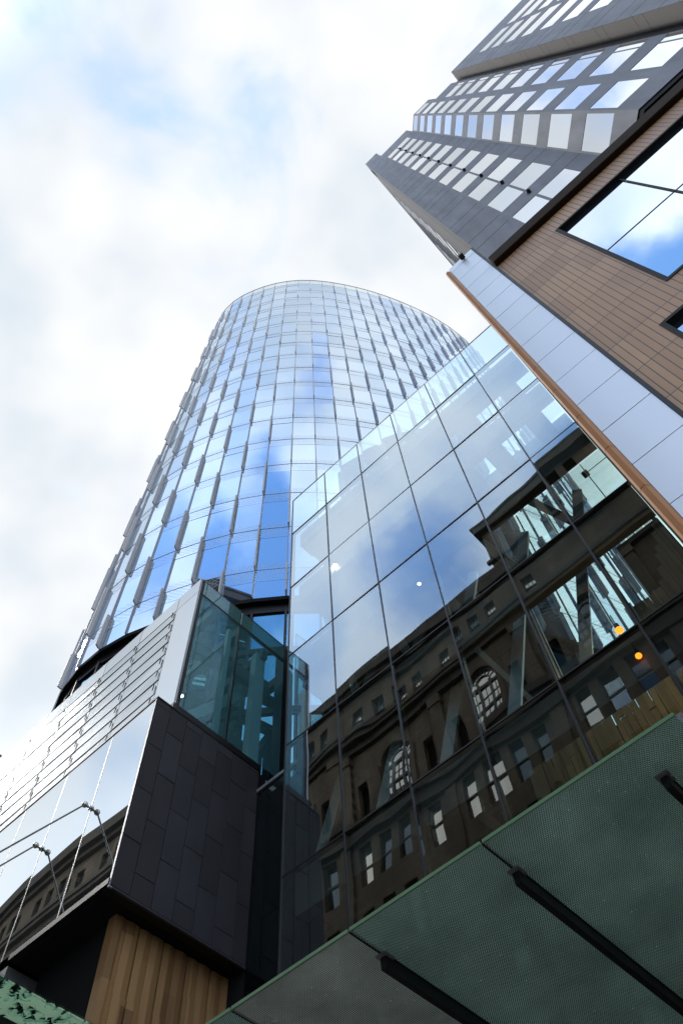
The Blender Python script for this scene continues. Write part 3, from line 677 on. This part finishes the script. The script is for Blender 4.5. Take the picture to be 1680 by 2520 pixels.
def add_pane(mb, P4, uv, n):
    t = .02; B4 = [(x - n[0] * t, y - n[1] * t, z) for x, y, z in P4]
    # outward winding
    a = Vector(P4[1]) - Vector(P4[0]); b_ = Vector(P4[3]) - Vector(P4[0]); c = a.cross(b_)
    fw = c.x * n[0] + c.y * n[1] > 0
    mb.face(P4 if fw else P4[::-1], 0, uv if fw else uv[::-1]); mb.face(B4[::-1] if fw else B4, 0)
for a, P4, uv, n in panes[:100]:
    mb = MB(); add_pane(mb, P4, uv, n); mb.build('glass_pane', M_tower, tw_)
mb = MB()
for a, P4, uv, n in panes[100:]: add_pane(mb, P4, uv, n)
tag(mb.build('glass_panes', M_tower, tw_), kind='stuff')
# mullions, transoms, fins
def ring(mb, z0, z1, t0, t1, i0=0, i1=None):
    i1 = len(tp) - 1 if i1 is None else i1
    for i in range(i0, i1):
        a, b_ = tp[i], tp[i + 1]; na, nb = OUT[i], OUT[i + 1]
        rg_ = [(a[0] + na[0] * t0, a[1] + na[1] * t0), (b_[0] + nb[0] * t0, b_[1] + nb[1] * t0), (b_[0] + nb[0] * t1, b_[1] + nb[1] * t1), (a[0] + na[0] * t1, a[1] + na[1] * t1)]
        mb.hexa([(x, y, z0) for x, y in rg_] + [(x, y, z1) for x, y in rg_])
    return mb
for k, z in enumerate(ZF):
    mb = ring(MB(), z - .015, z + .015, -.04, .012)
    mb.build('transom', M_tmull, tw_)
    ring(MB(), z - .982, z - .962, -.04, .006).build('spandrel_rail', M_tmull, tw_)
for i in range(len(tp)):
    n = OUT[i]; t = (-n[1], n[0]); p = tp[i]
    a = (p[0] - t[0] * .022, p[1] - t[1] * .022); b_ = (p[0] + t[0] * .022, p[1] + t[1] * .022)
    MB().slab(a, b_, n, -.06, .075, Z0, ZRIM + .3).build('mullion', M_tmull, tw_)
fins = []
i_c = min(range(len(tp)), key=lambda i: abs(math.degrees(math.atan2(-tp[i][0], tp[i][1])) - 47.0))
zz = [ZF[0] - FL] + ZF
for i in range(len(tp)):
    n = OUT[i]; t = (-n[1], n[0]); p = tp[i]
    for k in range(len(zz) - 1):
        if (k + i - i_c) % 2: continue
        z0, z1 = max(zz[k] - .05, Z0), zz[k + 1] + .12
        mid = (p[0] + n[0] * .25, p[1] + n[1] * .25, (z0 + z1) / 2)
        e = [(p[0] + n[0] * .07, p[1] + n[1] * .07), (p[0] + n[0] * .235, p[1] + n[1] * .235)]
        fins.append((px_area([(*e[0], z0), (*e[1], z0), (*e[1], z1), (*e[0], z1)]), e, t, z0, z1))
fins.sort(key=lambda f: -f[0])
def add_fin(mb, e, t, z0, z1):
    w = .035; a, b_ = e
    pr = [(a, z0), (b_, z0 + .1), (b_, z1 - .05), (a, z1)]
    L_ = [(p[0] - t[0] * w, p[1] - t[1] * w, z) for p, z in pr]; R_ = [(p[0] + t[0] * w, p[1] + t[1] * w, z) for p, z in pr]
    mb.hexa(L_ + R_)
for f in fins[:100]:
    mb = MB(); add_fin(mb, *f[1:]); mb.build('sun_fin', M_fin, tw_)
mb = MB()
for f in fins[100:]: add_fin(mb, *f[1:])
tag(mb.build('sun_fins', M_fin, tw_), kind='stuff')
# rim of pale glass, leaning slightly in
for i in range(len(tp) - 1):
    MB().slab(tp[i], tp[i + 1], SEG[i][0], -.02, .0, ZRIM + .05, ZTOP).build('rim_pane', M_rim, tw_) if False else None
rm = MB(); ring(rm, ZRIM + .06, ZTOP, -.03, .0); rm.build('rim_glazing', M_rim, tw_)
rm = MB(); ring(rm, ZTOP, ZTOP + .08, -.06, .03); rm.build('rim_rail', M_tmull, tw_)
rm = MB()
for i in range(len(tp)):
    n = OUT[i]; t = (-n[1], n[0]); p = tp[i]; rm.slab((p[0] - t[0] * .02, p[1] - t[1] * .02), (p[0] + t[0] * .02, p[1] + t[1] * .02), n, -.05, .03, ZRIM + .07, ZTOP)
rm.build('rim_posts', M_tmull, tw_)
# solid core, back walls, soffit, recessed storey under the overhang
backpoly = [tp[-1], (-26.5, 30), (-20, 38), (-8, 40), (-3.6, 37.5), tp[0]]
inner = [(p[0] - OUT[i][0] * .35, p[1] - OUT[i][1] * .35) for i, p in enumerate(tp)]
MB().prism(inner + [(-26.3, 29.8), (-19.9, 37.6), (-8.1, 39.6), (-3.9, 37.2)], Z0 + .2, ZRIM + .2).build('tower_core', M_void, tw_)
bk = MB()
for a, b_ in zip(backpoly, backpoly[1:]):
    d = (b_[0] - a[0], b_[1] - a[1]); l = math.hypot(*d); bk.slab(a, b_, (-d[1] / l, d[0] / l), -.1, .1, Z0, ZTOP - .3)
bk.build('rear_wall', M_grey, tw_)
MB().prism(tp + backpoly[1:-1], Z0 - .25, Z0 - .02).build('soffit', M_soffit, tw_)
rec = [(p[0] - OUT[i][0] * .3, p[1] - OUT[i][1] * .3) for i, p in enumerate(tp)]
MB().prism(rec + [(-26.0, 29), (-19, 36.5), (-8.5, 38.5), (-4.6, 36.5)], -1.5, Z0 - .26).build('recessed_storey', M_rec, tw_)
rb = MB()
for i in range(len(rec) - 1):
    a, b_ = rec[i], rec[i + 1]; n = SEG[i][0]
    for z0, z1 in ((27.3, Z0 - .28), (24.6, 24.9), (21.2, 21.5)): rb.slab(a, b_, n, .02, .08, z0, z1)
    t = (-n[1], n[0]); rb.slab((a[0] - t[0] * .05, a[1] - t[1] * .05), (a[0] + t[0] * .05, a[1] + t[1] * .05), n, .0, .12, 16, Z0 - .6)
rb.build('recess_frame', M_black, tw_)

# ================================================================ TILED BUILDING with pale strip
tb_ = thing('tiled_building', 'brown tiled wall with large black framed windows and a pale glass strip with bronze edge', 'building', (4, 6, 0))
YW = 5.0
def wall_holes(mb, p0, u, n, s0, s1, z0, z1, holes, rec, mi=0, mi_rev=0):
    """front wall in plan from p0 along u, outward n; holes (a,b,c,d) get reveals of depth rec"""
    S = sorted({s0, s1} | {h[0] for h in holes} | {h[1] for h in holes}); Zs = sorted({z0, z1} | {h[2] for h in holes} | {h[3] for h in holes})
    S = [s for s in S if s0 - 1e-6 <= s <= s1 + 1e-6]; Zs = [z for z in Zs if z0 - 1e-6 <= z <= z1 + 1e-6]
    W = lambda s, z, t=0: (p0[0] + u[0] * s - n[0] * t, p0[1] + u[1] * s - n[1] * t, z)
    up_ = Vector((u[0], u[1], 0)).cross(Vector((0, 0, 1))); flip = up_.x * n[0] + up_.y * n[1] < 0
    F = lambda pts, mi_: mb.face(pts[::-1] if flip else pts, mi_)
    for a, b_ in zip(S, S[1:]):
        run = None
        for c, d in list(zip(Zs, Zs[1:])) + [(None, None)]:
            solid = c is not None and not any(h[0] - 1e-6 < (a + b_) / 2 < h[1] + 1e-6 and h[2] - 1e-6 < (c + d) / 2 < h[3] + 1e-6 for h in holes)
            if solid: run = [c, d] if run is None else [run[0], d]
            elif run: F([W(a, run[0]), W(b_, run[0]), W(b_, run[1]), W(a, run[1])], mi); run = None
            if run is None and solid: run = [c, d]
    for a, b_, c, d in holes:
        F([W(a, c), W(a, c, rec), W(a, d, rec), W(a, d)][::-1], mi_rev); F([W(b_, c), W(b_, d), W(b_, d, rec), W(b_, c, rec)][::-1], mi_rev)
        F([W(a, c), W(b_, c), W(b_, c, rec), W(a, c, rec)][::-1], mi_rev); F([W(a, d), W(a, d, rec), W(b_, d, rec), W(b_, d)][::-1], mi_rev)
    return mb
def pane_at(p0, u, n, a, b_, c, d, rec, tilt=0):
    W = lambda s, t: (p0[0] + u[0] * s - n[0] * t, p0[1] + u[1] * s - n[1] * t)
    return MB().slab(W(a, rec), W(b_, rec), n, -.03, tilt, c, d)
ZCAP = 18.1
holes = [(2.27, 6.6, 11.5, 17.11), (1.70, 6.6, 4.6, 10.5)]
mbw = wall_holes(MB(), (0, YW), (1, 0), (0, -1), 1.0, 14.0, -1.58, ZCAP, holes, .22)
mbw.box(1.0, 1.02, YW + .01, 12, -1.58, ZCAP)
mbw.build('tiled_wall', M_tile, tb_)
MB().box(1.0, 14, YW + .5, 5.9, -1.58, 18.0).build('wall_core', M_void, tb_)
MB().box(.99, 14, YW - .14, YW + .4, ZCAP, 18.72).build('cornice', M_cap, tb_, bevel=.03)
for a, b_, c, d in holes:
    fr = MB()
    fr.box(a - .02, a + .05, YW - .010, YW + .18, c - .03, d + .03).box(b_ - .05, b_ + .03, YW - .015, YW + .18, c - .03, d + .03)
    fr.box(a + .05, b_ - .05, YW - .015, YW + .18, d - .05, d + .03).box(a + .05, b_ - .05, YW - .015, YW + .18, c - .03, c + .05)
    f_ = fr.build('window', M_frame, tb_)
    for x in (a + 1.48, a + 2.95):
        MB().box(x - .013, x + .013, YW + .055, YW + .075, c + .05, d - .05).build('window_mullion', M_frame, f_)
    zt = (14.35 if c > 10 else 7.5)
    MB().box(a + .05, b_ - .05, YW + .068, YW + .078, zt - .006, zt + .006).build('window_transom', M_tmull, f_)
    for (xa, xb) in ((a + .05, a + 1.462), (a + 1.498, a + 2.932), (a + 2.968, b_ - .05)):
        for (za, zb) in ((c + .05, zt - .007), (zt + .007, d - .05)):
            q = random.Random(int(xa * 100) + int(za * 10))
            bowed(MB(), (xa, YW + .08), (xb, YW + .08), (0, -1), za, zb, q.uniform(-.002, .002), (q.uniform(-.002, .002), q.uniform(-.002, .002))).build('pane', [M_bigwin, M_bigwin], f_)
# pale strip and bronze edge
zs = 20.9; k = 0; edges = [20.93] + [18.40 + .0 - 1.025 * j for j in range(-2, 20)]
edges = [20.93] + [20.45 - 1.025 * j for j in range(0, 22) if 20.45 - 1.025 * j > -1.5] + [-1.58]
rs = random.Random(8)
for z1, z0 in zip(edges, edges[1:]):
    bowed(MB(), (.215, YW - .02), (.935, YW - .02), (0, -1), z0 + .008, z1 - .008, rs.uniform(-.001, .001), (rs.uniform(-.002, .002), rs.uniform(-.002, .002)), nu=3, nv=4).build('strip_panel', [M_strip, M_strip], tb_)
MB().box(.21, .94, YW, YW + .1, -1.58, 20.9).build('strip_backing', M_mull, tb_)
MB().box(.94, .995, YW - .03, YW + .3, -1.58, 20.95).build('strip_edge', M_black, tb_)
be = [20.62] + [20.9 - 1.11 * j for j in range(2, 22) if 20.9 - 1.11 * j > -1.4] + [-1.58]
bz = MB()
for z1, z0 in zip(be, be[1:]):
    bz.prism([(.075, YW + .16), (.075, YW - .02), (.10, YW - .075), (.16, YW - .085), (.208, YW - .03), (.208, YW + .16)], z0 + .006, z1 - .006)
bz.build('bronze_edge', M_bronze, tb_)
MB().box(.11, .209, YW + .02, 10.3, -1.58, 20.6).build('side_wall', M_cap, tb_)
sp = thing('spot_lamp', 'small black box lamp at the top of the pale glass strip', 'lamp', (.65, 4.9, 20.6 + EYE))
MB().box(.58, .71, YW - .2, YW - .06, 20.50, 20.66).build('housing', M_black, sp, bevel=.01)
MB().box(.62, .67, YW - .06, YW - .03, 20.55, 20.62).build('bracket', M_black, sp)

# ================================================================ CONCRETE TOWER
ct = thing('concrete_tower', 'tall grey concrete tower with rows of square windows above the brown tiled wall', 'tower', (8, 12, 0))
TOPK, PIT, WH = 28.25, 3.59, 2.25
def wrows(kmin, kmax): return [(TOPK + PIT * k - WH, TOPK + PIT * k) for k in range(kmin, kmax + 1)]
conc_joint = None
def seg(p0, p1, z0, z1, cols, rows, name='wall', mat=M_conc, rec=.02, sill=True):
    d = (p1[0] - p0[0], p1[1] - p0[1]); l = math.hypot(*d); u = (d[0] / l, d[1] / l); n = (u[1], -u[0])
    holes = [(a, b_, c, e) for a, b_ in cols for c, e in rows]
    mbx = wall_holes(MB(), p0, u, n, 0, l, z0, z1, holes, rec)
    W = lambda s, t: (p0[0] + u[0] * s - n[0] * t, p0[1] + u[1] * s - n[1] * t)
    # joints: thin dark grooves are left as shallow proud ribs between panels
    mbx.slab(W(0, .4), W(l, .4), n, -.05, 0, z0, z1)
    o = mbx.build(name, mat, ct)
    for a, b_, c, e in holes:
        pane_at(p0, u, n, a, b_, c, e, rec - .012, rnd.uniform(-.002, .002)).build('window_pane', M_win, ct)
    return u, n, W
YT, YB = 6.0, 5.24
seg((1.2, YT), (2.4, YT), 10, 73.4, [], [], 'corner_pier')
seg((2.4, YT), (5.03, YT), 10, 68.4, [(.15, 1.0), (1.08, 2.05)], wrows(-2, 10), 'wall')
seg((5.03, YT), (5.79, YB), 20.8, 64.4, [(.06, 1.0)], wrows(-1, 10), 'bay_side')
seg((5.79, YB), (7.19, YB), 20.8, 64.4, [(.08, 1.05)], wrows(-1, 10), 'bay_front')
seg((7.19, YB), (8.52, YB), 20.8, 60.6, [(.02, .96), (1.0, 1.3)], wrows(-1, 8), 'wall')
seg((8.52, 5.42), (9.06, 5.42), 20.8, 60.6, [], [], 'recess_wall', M_mull)  # dark colour on this wall stands in for the slit's shadow
YP = 4.80
# projecting pier: side face coloured for its light, with panel joints, front with tall windows
pj = MB(); z = 20.8
while z < 61.4:
    z1 = min(61.4, z + PIT * .78); z2 = min(61.4, z + PIT)
    pj.hexa([(9.06, YP + .006, z), (9.3, YP + .006, z), (9.3, 5.6, z), (9.06, 5.6, z), (9.06, YP + .006, z1 - .02), (9.3, YP + .006, z1 - .02), (9.3, 5.6, z1 - .02), (9.06, 5.6, z1 - .02)])
    if z2 - z1 > .05: pj.box(9.06, 9.3, YP + .006, 5.6, z1, z2 - .02)
    z += PIT
pj.build('pier_side', M_conc_pier_lit, ct)
seg((9.062, YP), (18, YP), 20.8, 61.5, [(1.25, 3.1), (3.45, 5.3), (5.65, 7.5)], [(TOPK + PIT * k - WH, TOPK + PIT * k) for k in range(0, 9)], 'pier_front')
# bodies, tops and soffit behind the faces
MB().box(1.22, 5.0, YT + .45, 26, 10, 68.3).build('tower_body', M_conc, ct)
MB().box(5.0, 9.0, YT + .45, 26, 10, 60.5).build('tower_body', M_conc, ct)
MB().box(9.0, 18, 5.65, 26, 10, 61.4).build('tower_body', M_conc, ct)
MB().prism([(5.08, YT + .02), (5.80, YB + .03), (18, YB + .03), (18, 8.2), (5.08, 8.2)], 20.5, 20.79).build('bay_soffit', M_soffit, ct)
MB().box(1.2, 2.4, YT + .41, 7.0, 68.5, 73.4).build('tower_body', M_conc, ct)
# side face towards the street corner: panels with a ladder of narrow windows
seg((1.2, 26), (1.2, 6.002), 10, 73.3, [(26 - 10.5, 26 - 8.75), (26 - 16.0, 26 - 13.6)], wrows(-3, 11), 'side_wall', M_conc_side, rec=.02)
# floor joints: dark grooves between precast panels on the pier and wall
gj = MB()
for k in range(-3, 13):
    for z in (TOPK + PIT * k + .02, TOPK + PIT * k + 1.32):
        if z < 73: gj.box(1.205, 2.45, YT - .004, YT + .02, z - .018, z + .018)
        if z < 68: gj.box(4.45, 5.02, YT - .004, YT + .02, z - .014, z + .014)
        if 21 < z < 61: gj.box(9.08, 10.3, YP - .004, YP + .02, z - .016, z + .016)
gj.build('panel_joint', M_black, ct)
for k in range(-1, 11):
    z = TOPK + PIT * k - WH - .62
    MB().ball((3.43, YT - .06, z), .075).box(3.39, 3.47, YT - .05, YT + .01, z - .12, z + .05).build('wall_lamp', M_black, ct)

# ================================================================ GREEN DOTTED CANOPY
gc = thing('glass_canopy', 'large green dotted glass canopy on black beams, lower right foreground', 'canopy', (-3, 7, 3.6 + EYE))
HC = 3.6; YE = 1.03 * HC
cxs = [-1.86, -1.535, -1.215, -.896, -.577, -.172]
for i in range(len(cxs) - 1):
    xa, xb = cxs[i] * HC + .009, cxs[i + 1] * HC - .009
    pn = MB().box(xa, xb, YE, 9.9, HC, HC + .022).build('glass_panel', M_dots_sq if i in (2,) else M_dots, gc)
    MB().box(xa, xb, YE - .012, YE - .001, HC - .002, HC + .024).build('edge_strip', plain('green_glass_edge_%d' % i, (.12, .22, .13), .2) if i == 0 else MATS['green_glass_edge_0'], gc)
for f in (-1.535, -1.215, -.896, -.577, -.2605):
    x = f * HC
    if f < -.3: MB().box(x - .008, x + .008, YE + .004, 9.9, HC + .002, HC + .018).build('joint_seal', M_black, gc)
    br = MB().box(x - .045, x + .045, 1.115 * HC, 1.145 * HC, HC - .014, HC - .001)
    for dx in (-.038, .038): br.tube((x + dx, 1.13 * HC, HC - .026), (x + dx, 1.13 * HC, HC - .0145), .008, 8)
    br.build('clamp_plate', M_tmull, gc)
    MB().box(x - .024, x + .024, 1.123 * HC, 9.92, HC - .10, HC - .010).box(x - .032, x + .032, 1.119 * HC, 9.92, HC - .010, HC - .002).build('beam', M_black, gc)

# ================================================================ SANDSTONE BUILDING ACROSS THE STREET
sb = thing('sandstone_building', 'old dark sandstone building with arched windows, seen mirrored in the glass facades', 'building', (0, -12, EYE))
K = 32 / 28; YO = -12.0
def oldwin(a, b_, c, d, rec, bars=(2, 3), arch=False):
    q = random.Random(int(a * 37 + c * 11))
    mb = MB(); tl = q.uniform(-.01, .01)
    mb.hexa([(a, YO - rec - .04, c), (b_, YO - rec - .04, c), (b_, YO - rec + tl, c), (a, YO - rec - tl, c), (a, YO - rec - .04, d), (b_, YO - rec - .04, d), (b_, YO - rec + tl, d), (a, YO - rec - tl, d)])
    return mb
wins = []; hol = []
bays = [-23.5 + 8.4 * j for j in range(-6, 3)]
for cx in bays:
    for dx in (-2.6, -.87, .87, 2.6):
        hol.append((cx + dx - .52, cx + dx + .52, 33.3, 36.4)); wins.append((hol[-1], 'sash'))
        for zz_ in (28.4, 23.4, 18.4, 13.4, 8.4):
            hol.append((cx + dx - .52, cx + dx + .52, zz_, zz_ + 3.1)); wins.append((hol[-1], 'sash'))
        if cx < -11 or dx < -1:
            hol.append((cx + dx * 1.02 - .5, cx + dx * 1.02 + .5, 46.9, 49.2)); wins.append((hol[-1], 'small'))
    hol.append((cx - 1.25, cx + 1.25, 38.25, 43.5)); wins.append((hol[-1], 'arch'))
    for dx in (-2.9, 2.9): hol.append((cx + dx - .45, cx + dx + .45, 38.6, 41.6)); wins.append((hol[-1], 'niche'))
XO0, XO1 = -80.0, 1.0
mo = wall_holes(MB(), (0, YO), (1, 0), (0, 1), XO0, XO1, -1.58, 51.2, hol, .45)
for cx in bays:      # arch spandrels
    zc_, r = 43.5 - 1.25, 1.25
    for sg in (-1, 1):
        arc = [(cx + sg * r * math.cos(a), zc_ + r * math.sin(a)) for a in [math.pi / 2 * i / 8 for i in range(9)]]
        for (x0, z0), (x1, z1) in zip(arc, arc[1:]):
            mo.hexa([(x0, YO - .5, z0), (cx + sg * r, YO - .5, z0), (cx + sg * r, YO - .002, z0), (x0, YO - .002, z0), (x1, YO - .5, z1), (cx + sg * r, YO - .5, z1), (cx + sg * r, YO - .002, z1), (x1, YO - .002, z1)])
mo.build('stone_wall', M_sand, sb)
co_ = MB()
for z0, z1, pr in ((36.6, 37.3, .35), (37.3, 38.0, .6), (44.6, 45.2, .35), (45.2, 45.6, .8), (45.6, 46.0, .95), (50.2, 50.7, .4), (50.7, 51.7, .85)):
    co_.box(XO0, XO1, YO + .002, YO + pr, z0, z1)
co_.build('cornice', M_sand_dark, sb)
pl = MB()
for cx in bays:
    x = cx + 4.2
    pl.box(x - .5, x + .5, YO + .002, YO + .3, 38.0, 44.6).box(x - .62, x + .62, YO + .002, YO + .4, 43.8, 44.55).box(x - .62, x + .62, YO + .002, YO + .4, 38.02, 38.6)
    pl.box(cx - 1.7, cx - 1.3, YO + .002, YO + .18, 38.05, 42.2).box(cx + 1.3, cx + 1.7, YO + .002, YO + .18, 38.05, 42.2)
    pl.box(x - .5, x + .5, YO + .002, YO + .2, -1.5, 36.6)
pl.build('pilaster', M_sand, sb)
rp = MB()
for cx in bays:
    x = cx + 4.2
    for q in range(9):
        if cx < -14: rp.box(x - 4.0 + q * .9, x - 3.75 + q * .9, YO + .1, YO + .35, 51.7, 52.5)
    if cx < -14: rp.box(x - 4.2, x + 4.2, YO + .05, YO + .4, 52.5, 52.75)
rp.build('balustrade', M_sand_dark, sb)
MB().box(XO0, XO1, YO - 18, YO - .6, -1.5, 51.1).build('building_core', M_void, sb)
# taller block at the right end of the reflection
hb_h = [(-6.9 + 1.5 * j, -6.0 + 1.5 * j, z, z + 1.9) for j in range(4) for z in (53.9, 56.1)]
mh = wall_holes(MB(), (0, YO + .3), (1, 0), (0, 1), -10.9, .5, 51.72, 58.2, hb_h, .5)
mh.box(-10.9, -10.88, YO - 14, YO + .29, 51.72, 58.2)
mh.build('attic_wall', M_sand, sb)
MB().box(-11.3, .8, YO + .31, YO + .9, 58.1, 59.1).build('attic_cornice', M_sand_dark, sb)
MB().box(-11.5, 1., YO - 14, YO + 1.0, 59.1, 59.4).build('attic_parapet', M_sand_dark, sb)
MB().box(-11.2, .7, YO + .31, YO + .6, 53.3, 53.7).build('attic_string', M_sand_dark, sb)
MB().box(-10.6, .4, YO - 14, YO - .2, 51.72, 59.0).build('attic_core', M_void, sb)
def keyw(w): 
    (a, b_, c, d), kd = w
    return abs((a + b_) / 2 + 14) + (0 if 30 < c < 50 else 200)
wins.sort(key=keyw)
rest = MB(); restd = MB(); restb = MB(); cnt = 0
for (a, b_, c, d), kd in wins:
    if kd == 'niche':
        pn = MB().box(a, b_, YO - .5, YO - .3, c, d)
        pn_m = M_sand_dark
    else:
        pn = oldwin(a, b_, c, d, .32); pn_m = M_oldwin if random.Random(int(a * 91 + c * 7)).random() < (.8 if kd == 'arch' else .34) else M_olddark
    fr = MB(); w = .05
    if kd == 'niche': pass
    else:
        y0, y1 = YO - .32 + .015, YO - .26
        fr.box(a, a + w, y0, y1, c, d).box(b_ - w, b_, y0, y1, c, d).box(a + w, b_ - w, y0, y1, c, c + w * 1.5).box(a + w, b_ - w, y0, y1, d - w, d)
        if kd == 'sash': fr.box(a + w, b_ - w, y0, y1 + .02, (c + d) / 2 - .06, (c + d) / 2 + .06)
        if kd == 'small':
            fr.box(a + w, b_ - w, y0, y1 + .01, (c + d) / 2 - .05, (c + d) / 2 + .05)
            for i in (1, 2): x = a + (b_ - a) * i / 3; fr.box(x - .02, x + .02, y0, y1 - .01, c + .08, (c + d) / 2 - .05).box(x - .02, x + .02, y0, y1 - .01, (c + d) / 2 + .05, d - .05)
            for z in ((c * 3 + d) / 4, (c + 3 * d) / 4): fr.box(a + w, b_ - w, y0, y1 - .012, z - .02, z + .02)
        if kd == 'arch':
            cx = (a + b_) / 2
            for z in (40.0, 41.9): fr.box(a + w, b_ - w, y0, y1 + .05, z - .12, z + .12)
            for x in (cx - .5, cx + .5): fr.box(x - .09, x + .09, y0, y1 + .04, c + .08, 42.25)
            zc_ = 42.25
            for rr in (.6, 1.22):
                for i in range(12):
                    a0, a1 = math.pi * i / 12, math.pi * (i + 1) / 12
                    fr.bar((cx + rr * math.cos(a0), YO - .27, zc_ + rr * math.sin(a0)), (cx + rr * math.cos(a1), YO - .27, zc_ + rr * math.sin(a1)), .07, .09)
            for i in range(1, 8): an = math.pi * i / 8; fr.bar((cx + .6 * math.cos(an), YO - .285, zc_ + .6 * math.sin(an)), (cx + 1.2 * math.cos(an), YO - .285, zc_ + 1.2 * math.sin(an)), .03, .05)
            for x in (cx - .9, cx, cx + .9): fr.box(x - .02, x + .02, y0, y1 - .01, c + .1, 41.7)
            for z in (39.2, 40.9): fr.box(a + w, b_ - w, y0, y1 - .012, z - .02, z + .02)
    if cnt < 90 and kd != 'niche':
        f_ = fr.build('window', M_muntin, sb); pn.build('pane', pn_m, f_); cnt += 1
    elif kd == 'niche': pn.build('niche_panel', pn_m, sb) if a > -60 and False else rest.v.extend(()) 
    else:
        for q_, src in ((rest if pn_m is M_oldwin else restd, pn), (restb, fr)):
            b0 = len(q_.v); q_.v += src.v; q_.f += [tuple(i + b0 for i in f) for f in src.f]; q_.mi += src.mi; q_.uv += src.uv; q_.sm += src.sm
tag(rest.build('window_panes', M_oldwin, sb), kind='stuff'); tag(restd.build('window_panes', M_olddark, sb), kind='stuff'); tag(restb.build('window_frames', M_muntin, sb), kind='stuff')
for j, h in enumerate(hb_h):
    f_ = MB().box(h[0], h[1], YO - .12, YO - .06, (h[2] + h[3]) / 2 - .05, (h[2] + h[3]) / 2 + .05).build('attic_window', M_muntin, sb)
    MB().box(h[0], h[1], YO - .2, YO - .15, h[2], h[3]).build('pane', M_oldwin, f_)

sb.location = (0, -30, EYE); sb.scale = (1.5625, 1.5625, 1.5625)

# ================================================================ far blue building at the left edge
ob = thing('office_building', 'distant dark blue office building, a small corner showing at the left edge', 'building', (-70, 24, 0))
fo = MB().box(-76, -59.3, 19.0, 40, -1.5, 60).build('office_block', M_blueoff, ob)
ofm = MB()
for k in range(16): ofm.box(-59.3, -59.2, 19, 40, 2 + k * 3.8, 2.3 + k * 3.8)
ofm.build('spandrel', M_mull, ob)
